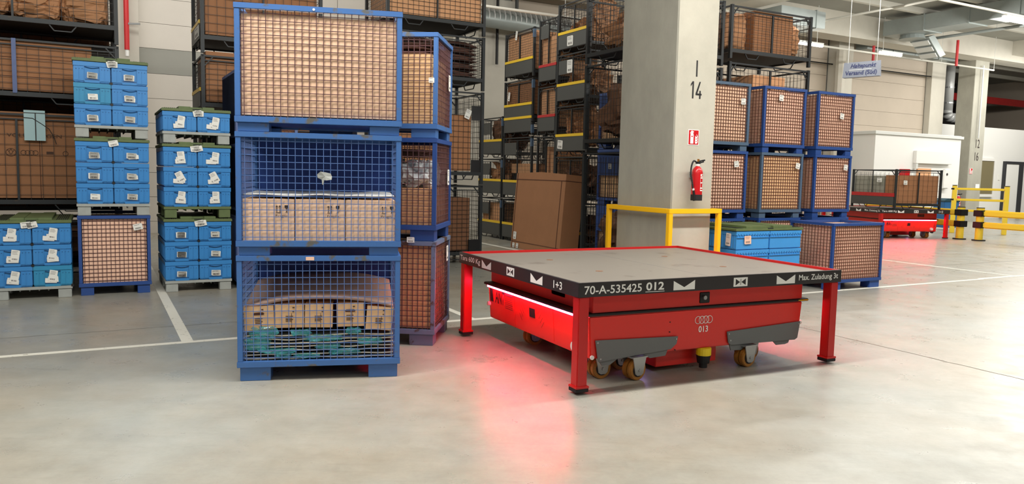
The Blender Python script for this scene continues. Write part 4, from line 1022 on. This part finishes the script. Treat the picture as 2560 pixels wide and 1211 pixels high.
for k, (x, w_, h_) in enumerate(((0.85, 0.66, 0.8), (1.45, 0.64, 0.95), (2.03, 0.60, 1.0))):
    b = bundle(inside(lo, YAW, x, 0.5, 0.265), YAW, w_, 0.85, h_, f"{['left', 'middle', 'right'][k]} brown paper bundle in the top rack on the far left", 'paper_brown', 40+k, 0.12, pw=4.5)
    if k: 
        mk = MB(); cx, cz = -0.02, 0.33
        mk.tube([(cx+0.06*math.cos(2*math.pi*i/20), -0.41, cz+0.06*math.sin(2*math.pi*i/20)) for i in range(21)], 0.004, 5)
        mk.tube([(cx-0.04, -0.41, cz-0.04), (cx+0.04, -0.41, cz+0.04)], 0.004, 5); mk.tube([(cx+0.04, -0.41, cz-0.04), (cx-0.04, -0.41, cz+0.04)], 0.004, 5)
        mk.obj('round_print', 'print_brown', b)
bpy.context.view_layer.update()
t = thing('round_print', 'round printed mark on the paper bundles of the far-left top rack', 'mark') if False else None
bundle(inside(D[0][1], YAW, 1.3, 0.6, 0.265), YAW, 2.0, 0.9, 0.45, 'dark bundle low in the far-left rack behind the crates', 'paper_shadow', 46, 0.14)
DD = rack_col(-2.10, 13.3, 2.43, 1.15, [(0.0, 0.70, {}), (0.71, 1.32, {}), (2.04, 1.08, {}), (3.13, 1.3, {})], 'the rear rack stack behind the far-left one', foot=0.19, nx=14, nz=8)
for k, h_ in enumerate((0.44, 1.02, 0.80, 0.98)):
    carton(inside(DD[k][1], YAW, 0.10, 0.06, 0.25), YAW, 2.24, 1.0, h_, f"dark carton filling the {DD[k][2]} rear rack on the far left", 'card_dark', 0.0, res=2)
# rack stack between the crates and the front stack
E_ = rack_col(1.38, 12.0, 1.75, 1.15, [(0.0, 0.85, {}), (0.86, 1.40, {}), (2.27, 0.95, {}), (3.23, 1.3, {})], 'the rack stack left behind the front containers', foot=0.19, nx=14, nz=8)
for k, (h_, m_) in enumerate(((0.5, 'card_brown'), (1.1, 'card_brown'), (0.72, 'card_brown'), (0.98, 'card_brown'))):
    carton(inside(E_[k][1], YAW, 0.07, 0.06, 0.27), YAW, 1.6, 1.0, h_, f"brown carton filling the {E_[k][2]} rack left behind the front containers", m_, 0.0, res=2, seams=True)
fl_ = MB().box(-0.012, -0.004, 0.1, 1.05, 0.2, 0.42).obj('drop_flap', 'rack_sheet', E_[3][0]); MB().box(-0.016, 0.0, 0.08, 1.07, 0.42, 0.47).obj('edge_bar', 'yellow_paint', E_[3][0])
T0 = TR(0, 1.15, 0, rz=-90)
paper_label(E_[3][0], 0.8, 0.32, 0.5, 0.16, 0, T0=T0 @ TR(0, -0.012, 0))
fl_ = MB().box(-0.012, -0.004, 0.1, 1.05, 0.2, 0.42).obj('drop_flap', 'rack_sheet', E_[2][0]); MB().box(-0.016, 0.0, 0.08, 1.07, 0.42, 0.47).obj('edge_bar', 'yellow_paint', E_[2][0])
# rack stack behind the second container stack
I_ = rack_col(4.20, 12.13, 1.78, 1.15, [(0.0, 1.38, {}), (1.39, 1.60, {}), (3.0, 0.92, {}), (3.93, 1.3, {})], 'the rack stack right behind the blue containers', foot=0.15, nx=18, nz=14)
carton(inside(I_[3][1], YAW, 0.07, 0.05, 0.23), YAW, 1.64, 1.0, 0.9, 'light brown carton in the high rack above the second stack', 'card_mid', 0.0, res=2)
stack_layers(inside(I_[2][1], YAW, 0.9, 0.55, 0.225), YAW, 1.55, 0.9, 0.62, 9, 'dark brown felt covers piled in the rack above the second stack', seed=6, name='felt_pile')
carton(inside(I_[1][1], YAW, 0.10, 0.05, 0.23), YAW, 1.45, 0.5, 0.95, 'tall thin carton in the second rack behind the blue containers', 'card_brown', 0.0, res=2)
carton(inside(I_[0][1], YAW, 0.10, 0.05, 0.23), YAW, 1.45, 0.5, 0.92, 'tall thin carton in the bottom rack behind the blue containers', 'card_dark', 0.0, res=2)
T0 = Matrix.Identity(4)
MB().box(1.55, 1.72, 0.01, 0.02, 1.1, 1.35).obj('sign_plate', 'black', I_[1][0]); paper_label(I_[1][0], 1.47, 1.2, 0.1, 0.16, 20)
MB().box(1.55, 1.72, 0.01, 0.02, 0.15, 0.42).obj('sign_plate', 'black', I_[1][0])
MB().box(1.52, 1.74, -0.01, 0.02, 0.06, 0.42).obj('sign_plate', 'black', I_[0][0])
# J row: racks facing the lane, yaw -61.5
JY = YAW-90
def jcol(n_left, w, levels, where, s=8.567, d=1.2, **kw): return rack_col(s, n_left, w, d, levels, where, yaw=JY, **kw)
J1 = jcol(17.64, 1.26, [(0.0, 1.0, {}), (1.01, 0.95, {}), (1.97, 0.98, {})], 'the leftmost lane stack', flap='yellow', plate=True, nx=10, nz=6, blue_tip=True)
carton(inside(J1[0][1], JY, 0.1, 0.1, 0.17), JY, 1.05, 0.9, 0.68, 'tan carton in the bottom rack of the leftmost lane stack', 'card_mid', 0.0, res=2)
bundle(inside(J1[1][1], JY, 0.68, 0.5, 0.18), JY, 0.9, 0.8, 0.7, 'crumpled brown bundle in the middle rack of the leftmost lane stack', 'paper_brown', 51, 0.5, pw=2.2)
bundle(inside(J1[2][1], JY, 0.75, 0.5, 0.18), JY, 0.95, 0.8, 0.78, 'rounded brown bundle in the top rack of the leftmost lane stack', 'paper_shadow', 52, 0.2)
J2 = jcol(16.32, 1.36, [(0.0, 0.99, {}), (1.0, 1.44, {'plate': True}), (2.45, 0.29, {'folded': True}), (2.75, 0.98, {}), (3.75, 1.08, {})], 'the second lane stack', flap='yellow', nx=18, nz=10, blue_tip=True)
carton(inside(J2[4][1], JY, 0.08, 0.05, 0.17), JY, 1.2, 1.05, 0.84, 'tan carton in the top rack of the second lane stack', 'card_mid', 0.01, res=6)
carton(inside(J2[3][1], JY, 0.08, 0.05, 0.17), JY, 1.2, 1.05, 0.76, 'tan carton in the fourth rack of the second lane stack', 'card_brown', 0.01, res=6)
carton(inside(J2[1][1], JY, 0.08, 0.2, 0.60), JY, 1.2, 0.9, 0.22, 'shallow carton resting halfway up in the second lane stack', 'card_mid', 0.0, res=2)
carton(inside(J2[1][1], JY, 0.08, 0.25, 0.17), JY, 1.2, 0.85, 0.42, 'dark crate low in the second rack of the second lane stack', 'rack_floor', 0.0, res=2)
bundle(inside(J2[0][1], JY, 0.7, 0.6, 0.17), JY, 1.1, 0.9, 0.6, 'dark bundle in the bottom rack of the second lane stack', 'cloth_dark', 53, 0.2)
for k, (x, z) in enumerate(((0.55, 0.98), (0.25, 0.62))): paper_label(J2[4-k][0], x, z, 0.09, 0.2, 10)
J3 = jcol(14.74, 0.78, [(0.0, 0.98, {}), (1.0, 1.42, {}), (2.43, 1.05, {}), (3.5, 1.40, {'plate': True})], 'the third lane stack with red bars', flap='red', nx=12, nz=10)
for k, h_ in ((3, 0.85), (2, 0.82)): carton(inside(J3[k][1], JY, 0.07, 0.06, 0.17), JY, 0.64, 1.0, h_, f"tan carton in the {J3[k][2]} rack of the red-barred stack", 'card_mid', 0.008, res=6)
for k in range(3): carton(inside(J3[1][1], JY, 0.08+0.2*k, 0.2, 0.17), JY, 0.13, 0.8, 1.02-0.12*k, f"{['left', 'middle', 'right'][k]} upright narrow carton in the red-barred stack", 'card_mid', 0.0, res=2)
bundle(inside(J3[0][1], JY, 0.4, 0.6, 0.17), JY, 0.6, 0.9, 0.6, 'dark bundle in the bottom rack of the red-barred stack', 'cloth_dark', 54, 0.2)
J4 = jcol(13.97, 1.20, [(0.0, 0.99, {}), (1.0, 0.98, {}), (1.99, 1.03, {}), (3.03, 1.04, {'plate': True}), (4.08, 1.02, {})], 'the tallest lane stack beside the column', flap='yellow', nx=12, nz=8)
names = ['bottom', 'second', 'third', 'fourth', 'top']
for lv, items in {4: [(0.35, 0.35, 0.28, 0.5, 0.42, 61), (0.7, 0.3, 0.3, 0.45, 0.5, 62), (1.0, 0.5, 0.25, 0.7, 0.85, 63)], 3: [(0.35, 0.4, 0.4, 0.6, 0.5, 64), (0.85, 0.4, 0.5, 0.6, 0.55, 65)],
                  2: [(0.3, 0.4, 0.3, 0.6, 0.65, 66), (0.62, 0.4, 0.35, 0.6, 0.5, 67), (0.98, 0.4, 0.3, 0.6, 0.75, 68)], 1: [(0.6, 0.5, 1.0, 0.8, 0.6, 69)], 0: [(0.6, 0.5, 1.0, 0.8, 0.55, 70)]}.items():
    for q, (x, y, w_, d_, h_, sd) in enumerate(items):
        pos = 'left' if q == 0 else ('right' if q == len(items)-1 else 'middle')
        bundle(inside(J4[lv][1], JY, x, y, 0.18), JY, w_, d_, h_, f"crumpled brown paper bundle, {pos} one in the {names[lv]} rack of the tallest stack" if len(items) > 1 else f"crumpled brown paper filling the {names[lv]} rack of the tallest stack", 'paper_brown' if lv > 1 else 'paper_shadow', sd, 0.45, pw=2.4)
bundle(inside(J4[4][1], JY, 0.75, 0.92, 0.18), JY, 0.8, 0.5, 0.55, 'wide paper bundle at the back of the top rack of the tallest stack', 'paper_brown', 71, 0.2)
paper_label(J4[4][0], 0.5, 0.22, 0.22, 0.2, 0).location.y = -0.008
paper_label(J4[3][0], 0.5, 0.76, 0.2, 0.26, 0); paper_label(J4[2][0], 0.22, 0.22, 0.2, 0.18, 5).location.y = -0.008
J5 = jcol(12.42, 1.1, [(0.0, 0.98, {}), (1.0, 0.95, {}), (1.96, 0.6, {}), (2.57, 0.98, {})], 'the lane stack half hidden by the column', s=9.0, d=1.0, plate=True, nx=10, nz=8, flap='red')
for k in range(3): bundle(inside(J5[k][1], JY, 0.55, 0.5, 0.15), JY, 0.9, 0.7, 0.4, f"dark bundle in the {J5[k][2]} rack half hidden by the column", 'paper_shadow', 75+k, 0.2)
for k, z0 in enumerate((0.0, 1.04, 2.08)):
    loc = P(8.35, 12.08, z0)
    o = cage(loc, JY, 1.0, 0.55, 1.03, f"blue container with sheet front, {['bottom', 'middle', 'top'][k]} of the stack left of the column", foot=0.09, paint='blue_paint_deep', nx=14, nz=12, ny=8, near=False)
    MB().box(0.04, 0.96, -0.002, 0.012, 0.55 if k < 2 else 0.4, 0.99).obj('front_sheet', 'blue_paint_deep', o)
    carton(inside(loc, JY, 0.06, 0.05, 0.15), JY, 0.85, 0.42, 0.42, f"tan carton in the {['bottom', 'middle', 'top'][k]} sheet-fronted container left of the column", 'card_yellow', 0.0, res=2)
    paper_label(o, 0.42, 0.72, 0.1, 0.1, 0)
# tall leaning carton before the lane stacks
K0 = P(7.885, 14.585, 0.0)
kb = thing('tall_cardboard_box', 'tall brown cardboard box leaning back against the lane racks', 'box', K0, JY)
kb.rotation_euler = (R(-4.5), 0, R(JY))
kw, kd, kh = 1.98, 0.42, 1.60
carton_mesh(kw, kd, kh, 0.004, 8, 5).obj('carton_body', 'card_brown', kb)
s = MB(); s.box(-0.004, kw+0.004, -0.008, 0.0, kh-0.135, kh-0.122); s.box(0.05, 0.062, -0.008, 0.0, 0.0, kh); s.box(kw-0.15, kw-0.138, -0.008, 0, 0.0, kh-0.13); s.box(-0.004, kw, -0.008, 0, 0.14, 0.15)
s.box(kw, kw+0.008, 0, kd, kh-0.135, kh-0.122); s.obj('flap_seam', 'card_seam', kb)
MB().prism([(0, kh), (kw*0.5, kh+0.035), (kw, kh)], 0.0, kd, 'y').obj('top_flap', 'card_brown', kb)
a = paper_label(kb, 0.16, 0.27, 0.13, 0.16, 0); a.location.y = -0.008
for x, w_ in ((0.14, 0.1), (0.30, 0.1)): a = paper_label(kb, x, 0.06, w_, 0.1, 0); a.location.y = -0.008
# upper racks right of the column
U = rack_col(9.22, 9.62, 1.90, 1.2, [(1.0, 1.0, {}), (2.02, 0.0, {})][:1] + [(2.02, 1.50, {}), (3.56, 0.88, {})], 'the rack stack behind the right-hand containers', foot=0.1, nx=20, nz=8, wt=0.0045)
U[0][0].location = P(9.22, 9.62, 0.0)
for o_ in (U[0][0],): o_.scale = (1, 1, 2.0)
carton(inside(U[2][1], YAW, 0.62, 0.12, 0.17), YAW, 0.92, 0.8, 0.68, 'tan carton sticking up in the highest rack right of the column', 'card_brown', 0.0, res=2, seams=False)
bundle(inside(U[2][1], YAW, 0.32, 0.6, 0.17), YAW, 0.66, 0.8, 0.66, 'brown paper bundle left of the carton in the highest right rack', 'paper_brown', 81, 0.1, pw=4.5)
bundle(inside(U[2][1], YAW, 1.66, 0.55, 0.17), YAW, 0.42, 0.8, 0.60, 'crumpled brown paper right of the carton in the highest right rack', 'paper_brown', 82, 0.16)
carton(inside(U[1][1], YAW, 0.66, 0.12, 0.78), YAW, 0.76, 0.8, 0.55, 'tan carton in the lower rack above the right-hand containers', 'card_mid', 0.0, res=2)
carton(inside(U[1][1], YAW, 0.1, 0.1, 0.17), YAW, 1.7, 0.9, 0.60, 'wide brown carton low in the rack behind the right-hand containers', 'card_brown', 0.0, res=2)
bundle(inside(U[1][1], YAW, 0.34, 0.6, 0.78), YAW, 0.6, 0.8, 0.46, 'brown bundle with small tag, left in the lower right rack', 'paper_shadow', 83, 0.2)
bundle(inside(U[1][1], YAW, 1.60, 0.6, 0.78), YAW, 0.42, 0.8, 0.40, 'torn dark paper bundle, right in the lower right rack', 'paper_shadow', 84, 0.4)
V = rack_col(7.18, 9.62, 1.90, 1.2, [(0.0, 1.98, {}), (2.02, 1.38, {}), (3.42, 1.05, {})], 'the rack stack just behind the concrete column', foot=0.1, nx=20, nz=10)
for k, (z, h_) in enumerate(((0.17, 0.9), (0.17, 0.95), (0.17, 0.62))):
    bundle(inside(V[k][1], YAW, 0.95, 0.6, z), YAW, 1.7, 0.95, h_, f"long brown paper bundle in the {V[k][2]} rack just behind the column", 'paper_shadow' if k < 2 else 'paper_brown', 85+k, 0.2)

# ================================================================ ROBOTS AND TABLES
T1 = Vector((0.4853, 5.4425, 0)); TY = 26.3
tb = load_table(T1, TY, 'large red load table with grey deck lifted on the nearest robot')
rb = robot(T1, TY, 'red transport robot numbered 013 under the nearest load table')
tb2 = copy_tree(tb); rb2 = copy_tree(rb)
T2 = Vector((12.25, 21.55, 0))
for o, l_ in ((tb2, 'distant red load table carrying two dark racks beside the yellow barriers'), (rb2, 'distant red transport robot under the load table with two racks')):
    o.location = T2; o.rotation_euler = (0, 0, R(103.3)); o['label'] = l_
RY = 13.3
rk1 = rack(inside(T2, RY, -1.62, 0.25, TH), RY, 1.52, 1.85, 1.12, 'dark rack with red-edged side flap standing on the distant load table', foot=0.09, nx=9, nz=6, ny=10, wt=0.004)
T0 = TR(0, 1.85, 0, rz=-90)
MB().box(0.05, 1.80, -0.01, 0.0, 0.10, 0.34, T0).obj('drop_flap', 'rack_sheet', rk1); MB().box(0.03, 1.82, -0.016, 0.002, 0.34, 0.44, T0).obj('edge_bar', 'red_bar', rk1)
MB().box(0.90, 0.93, -0.01, 0.0, 0.44, 1.08, T0).obj('divider', 'rack_dark', rk1)
for k in (0, 1): carton(inside(T2, RY, -1.56+0.70*k, 0.31, TH+0.16), RY, 0.68, 0.42, 0.78, f"{('left', 'right')[k]} dark brown carton in the rack on the distant load table", 'card_brown', 0.0, res=2)
a = paper_label(rk1, 0.30, 0.74, 0.12, 0.12, 0); a.location.y = -0.01
for k in (0, 1): carton(inside(T2, RY, -1.56, 0.78+0.66*k, TH+0.16), RY, 1.38, 0.62, 0.76, f"grey shrink-wrapped block, {('front', 'rear')[k]} one in the rack on the distant table", 'shrink_grey', 0.015, res=6, name='wrapped_block', seed=k)
paper_label(rk1, 1.2, 0.80, 0.2, 0.12, 0, T0=T0 @ TR(0, -0.01, 0))

# ================================================================ BARRIERS, BIN, DISPENSER
def barrier(loc, yaw, L, label, posts=(0.0,)):
    t = thing('safety_barrier', label, 'barrier', loc, yaw)
    for x in posts:
        p = MB().cyl((x, 0, 0.03), (x, 0, 0.90), 0.10, 20).obj('post', 'yellow_barrier', t, smooth=False)
        MB().cyl((x, 0, 0.90), (x, 0, 0.92), 0.102, 20).obj('post_cap', 'black', p)
        MB().cyl((x, 0, 0.0), (x, 0, 0.03), 0.17, 20).obj('foot_plate', 'rubber', p)
        for z in (0.44, 0.76): MB().box(x-0.125, x+0.115, -0.125, 0.125, z-0.085, z+0.085).obj('clamp', 'black', p, 0.01)
    for z in (0.44, 0.76):
        MB().box(posts[0]+0.115, L, -0.07, 0.07, z-0.085, z+0.085).obj('beam', 'yellow_barrier', t, 0.03)
    return t
barrier((12.95, 21.3, 0), -62, 5.4, 'low yellow barrier with two beams at the right edge', (0.0, 2.6))
b2 = barrier((12.66, 21.72, 0), 103.3, 4.0, 'low yellow barrier with black clamps behind the distant table', (0.0,))
t = thing('safety_barrier', 'tall yellow railing with three thin rails beyond the low barriers', 'barrier', (13.9, 24.4, 0), -22)
for x in (0.0, 1.42):
    p = MB().box(x, x+0.13, 0, 0.13, 0, 1.5).obj('post', 'yellow_barrier', t, 0.01); MB().box(x, x+0.13, 0, 0.13, 1.5, 1.52).obj('post_cap', 'black', p)
for z in (0.72, 1.06, 1.40):
    MB().box(0.13, 1.42, 0.03, 0.1, z-0.035, z+0.035).obj('thin_rail', 'yellow_barrier', t, 0.01)
    MB().cyl((-0.01, 0.065, z), (0.04, -0.005, z), 0.03, 10).obj('rail_bolt', 'black', t)
def binn(loc, yaw, label):
    t = thing('waste_bin', label, 'bin', loc, yaw)
    MB().add([(0.03, 0.03, 0.08), (0.52, 0.03, 0.08), (0.52, 0.5, 0.08), (0.03, 0.5, 0.08), (0, 0, 0.95), (0.56, 0, 0.95), (0.56, 0.55, 0.95), (0, 0.55, 0.95)], [(0,3,2,1),(4,5,6,7),(0,1,5,4),(1,2,6,5),(2,3,7,6),(3,0,4,7)]).obj('bin_body', 'bin_blue', t, 0.01)
    MB().prism([(-0.02, 0.95), (0.58, 0.95), (0.56, 1.0), (0.4, 1.06), (0.1, 1.06), (0, 1.0)], -0.02, 0.58, 'y').obj('bin_lid', 'bin_dark', t, 0.01)
    for x in (0.05, 0.5): MB().cyl((x, 0.5, 0.09), (x+0.04, 0.5, 0.09), 0.09, 14).obj('wheel', 'rubber', t)
    return t
binn((14.35, 25.6, 0), 10, 'blue waste bin with dark lid behind the distant racks')
d = thing('soap_dispenser', 'white wall dispenser on the front of the white office', 'dispenser', P(28.6, 18.3, 0), YAW)
MB().prism([(0, 1.35), (0.36, 1.35), (0.5, 1.75), (0.45, 2.1), (0.1, 2.1), (0.0, 1.9)], -0.16, 0, 'y').obj('housing', 'office_white', d, 0.03)
MB().cyl((0.2, -0.17, 1.9), (0.2, -0.155, 1.9), 0.05, 12).obj('sight_glass', 'print_dark', d)
bx = thing('wall_cabinet', 'white wall cabinet on the front of the white office', 'cabinet', P(26.9, 18.3, 0), YAW)
MB().box(0, 2.2, -0.14, 0, 2.28, 2.75).obj('cabinet_body', 'office_white', bx, 0.01)
MB().box(0.02, 0.14, -0.13, 0, 2.08, 2.3).obj('hinge', 'lamp_body', bx)
tag(gobj('notice_board', 'card_mid', 27.15, 27.95, 18.24, 18.3, 1.5, 2.1), 'brown board under the white wall cabinet of the office', 'board')
tag(gobj('red_box', 'extinguisher_red', 26.15, 26.42, 18.05, 18.3, 1.72, 2.05), 'small bright red box above the distant racks', 'box')

# ================================================================ CEILING FITTINGS
def conduit(name, a, b, r, m, label, cat='pipe', n=8, hang=True):
    t = thing(name, label, cat, a, 0)
    A = Vector(a); B = Vector(b)
    MB().cyl((0, 0, 0), B-A, r, n).obj('tube', m, t)
    if hang:
        k = max(1, int((B-A).length/3))
        for i in range(k+1):
            p = (B-A)*(i/k); MB().cyl(p, p+Vector((0, 0, 7.28-A.z-(B-A).z*i/k)), 0.008, 5).obj('hanger', 'lamp_body', t)
    return t
def tube_lamp(a, b, label, r=0.05):
    t = thing('ceiling_lamp', label, 'lamp', a, 0); d = Vector(b)-Vector(a); e = d.normalized()
    MB().bar((0, 0, 0.05), d+Vector((0, 0, 0.05)), 0.13, w2=0.05).obj('lamp_housing', 'lamp_body', t)
    MB().cyl((0, 0, 0), d, r, 12).obj('lamp_tube', 'lamp', t)
    return t
def fp(s, n, z): return P(s, n, z)
conduit('light_track', fp(20.15, 18.6, 6.55), fp(20.4, 6.0, 6.55), 0.035, 'ceiling_rib', 'long pale light track running towards the back wall')
tube_lamp(fp(20.05, 18.1, 6.46), fp(20.08, 17.1, 6.46), 'lit tube lamp at the inner end of the long pale track')
conduit('light_track', fp(21.0, 17.95, 6.0), fp(31.0, 17.95, 6.0), 0.035, 'ceiling_rib', 'pale light track parallel to the back wall above the hanging sign')
tube_lamp(fp(19.75, 17.65, 5.93), fp(20.9, 17.65, 5.93), 'lit tube lamp just right of the highest rack')
tube_lamp(fp(23.3, 17.3, 5.9), fp(24.4, 17.3, 5.9), 'lit tube lamp above the hanging sign')
tube_lamp(fp(19.0, 10.85, 5.5), fp(20.4, 10.85, 5.5), 'lit tube lamp at the upper right corner', 0.06)
tube_lamp(fp(15.6, 17.2, 6.2), fp(17.6, 17.2, 6.2), 'lit tube lamp glimpsed above the lane racks')
conduit('light_track', fp(16.5, 10.85, 5.62), fp(27, 10.85, 5.62), 0.03, 'ceiling_rib', 'pale light track in the upper right corner')
conduit('cable_tray', fp(25.9, 18.0, 6.6), fp(25.9, 6.0, 6.55), 0.05, 'duct', 'grey cable tray crossing before the distant column')
conduit('light_track', fp(5.5, 16.0, 5.35), fp(14.5, 16.0, 5.35), 0.035, 'ceiling_rib', 'pale track above the leftmost lane racks')
conduit('cable_line', fp(15.0, 19.8, 5.85), fp(30.5, 19.8, 5.85), 0.025, 'black', 'black cable running along the back wall', hang=False)
def duct(name, pts, w, h, label, seams=True):
    t = thing(name, label, 'duct', pts[0], 0); o0 = Vector(pts[0])
    for i, (a, b) in enumerate(zip(pts, pts[1:])):
        a, b = Vector(a)-o0, Vector(b)-o0
        MB().bar(a, b, w, w2=h).obj('duct_section', 'duct', t, 0.01)
        L = (b-a).length; k = int(L/1.5)
        for q in range(1, k+1):
            p = a+(b-a)*(q*1.5/L); e = (b-a).normalized(); MB().bar(p-e*0.02, p+e*0.02, w+0.05, w2=h+0.05).obj('flange', 'duct', t)
    return t
duct('air_duct', [fp(24.6, 17.85, 6.84), fp(24.6, 9, 6.84)], 0.95, 0.5, 'large rectangular grey air duct in the upper right corner')
duct('air_duct', [fp(25.2, 19.5, 6.75), fp(28.0, 19.5, 6.75), fp(30.6, 19.5, 6.75)], 0.5, 0.6, 'grey air duct along the back wall above the office')
duct('air_duct', [fp(17.9, 17.2, 6.45), fp(19.8, 17.2, 6.45)], 1.1, 0.5, 'broad grey duct above the highest right rack')
t = thing('air_outlet', 'slanted grey air outlet hanging under the large duct', 'vent', fp(24.8, 17.2, 6.52), YAW)
MB().cyl((0, 0, 0.1), (0, 0, -0.06), 0.36, 18, r1=0.42).obj('round_diffuser', 'duct', t)
MB().prism([(0.3, 0.0), (1.0, -0.62), (1.3, -0.5), (0.6, 0.1)], -0.4, 0.3, 'y').obj('slanted_hood', 'duct', t)
for k in range(3): MB().prism([(0.36+0.22*k, -0.09-0.19*k), (0.50+0.22*k, -0.21-0.19*k), (0.48+0.22*k, -0.24-0.19*k), (0.34+0.22*k, -0.12-0.19*k)], -0.35, 0.25, 'y').obj('louvre', 'lamp_body', t)
t = thing('round_duct', 'ribbed silver duct high above the leftmost lane racks', 'duct', fp(7.4, 18.8, 5.75), YAW)
MB().cyl((0, 0, 0), (4.6, 0, -0.15), 0.22, 20).obj('duct_body', 'duct', t, smooth=True)
rg = MB()
for k in range(28): rg.cyl((0.1+k*0.16, 0, 0), (0.12+k*0.16, 0, 0), 0.235, 14)
rg.obj('rib', 'pipe_silver', t, stuff=True)
MB().cyl((4.6, 0, -0.15), (4.95, 0, -0.16), 0.225, 20).obj('red_collar', 'red_bar', t)
def vpipe(s, n, z0, z1, r, m, label): return conduit('wall_pipe', fp(s, n, z0), fp(s, n, z1), r, m, label, hang=False)
rp = vpipe(0.70, 19.45, 4.15, 7.3, 0.055, 'pipe_red', 'red fire main pipe on the pale wall above the crates')
MB().box(0.0, 0.3, -0.02, 0.02, 0.55, 0.59).obj('pipe_clamp', 'steel', rp); MB().cyl((0, 0, -0.14), (0, 0, 0), 0.04, 10).obj('pipe_end', 'white_vinyl', rp)
vpipe(24.0, 19.4, 0, 6.3, 0.18, 'concrete_light', 'thick pale pipe on the back wall left of the hanging sign')
vpipe(9.9, 19.35, 4.6, 7.3, 0.04, 'black', 'thin black pipe on the wall above the lane racks')
vpipe(10.5, 19.35, 5.2, 7.3, 0.05, 'rack_sheet', 'thin grey pipe on the wall above the lane racks')
vpipe(25.1, 18.9, 5.75, 6.8, 0.05, 'pipe_red', 'short red drop pipe above the hanging sign')
vpipe(28.5, 17.9, 5.95, 6.9, 0.05, 'pipe_red', 'short red drop pipe right of the air outlet')
sp = thing('insulated_pipe', 'silver insulated pipe behind the distant column above the office', 'pipe', fp(34.6, 22.0, 0), YAW)
MB().tube([(0, 0, 7.29), (0, 0, 4.9), (0, 0, 4.75), (0.12, 0, 4.62), (0.3, 0, 4.58), (1.0, 0, 4.58)], 0.22, 16).obj('pipe_body', 'pipe_silver', sp, smooth=True)
for z in (5.2, 5.9): MB().cyl((0, 0, z), (0, 0, z+0.06), 0.24, 16).obj('pipe_joint', 'steel', sp)
for k, (s_, lab_) in enumerate(((32.2, 'left'), (38.2, 'middle'), (38.55, 'right'))):
    vpipe(s_, 23.5, 4.0, 7.2, 0.05, 'pipe_silver', f'{lab_} thin silver riser in the dark space above the office')
cr_ = gobj('red_pipe', 'red_bar', 34.5, 45, 24.0, 24.2, 5.75, 6.1); tag(cr_, 'thick red pipe in the dark space above the office', 'pipe')
dk = gobj('dark_unit', 'wall_dark', 34.3, 36.0, 25.0, 26.5, 4.1, 6.0); tag(dk, 'dark plant unit in the space above the office', 'unit')
# hanging sign
S0 = Vector((6.69, 16.0, 3.68)); SY = -44
sg = thing('hanging_sign', 'grey hanging sign reading Haltepunkt Versand (Süd)', 'sign', S0, SY)
sw, sh = 0.72, 0.31
MB().prism([(-0.0, sh), (0.10, sh), (0.05, 0.0)], 0, sw, 'y').obj('tmp', 'sign_grey', None)
bpy.data.objects.remove(bpy.data.objects['tmp'])
MB().prism([(0.0, 0.0), (0.06, sh), (0.12, 0.0)], 0, sw, 'x').obj('sign_body', 'sign_grey', sg)
Ts = TR(0, 0.0, 0, rx=-math.degrees(math.atan2(0.06, sh)))
text_mesh('lettering', 'Haltepunkt', 0.50, 0.115, 'sign_blue', sg, Ts @ TR(0.14, -0.004, 0.165), shear=0.3, offset=0.02)
MB().box(0.12, 0.56, -0.004, -0.002, 0.148, 0.156, Ts).obj('rule_line', 'white_vinyl', sg)
text_mesh('lettering', 'Versand (Süd)', 0.62, 0.115, 'sign_blue', sg, Ts @ TR(0.05, -0.004, 0.02), offset=0.02)
for x in (0.08, 0.64): MB().cyl((x, 0.06, sh-0.02), (x, 0.06, 3.6), 0.006, 5).obj('hanging_wire', 'lamp_body', sg)
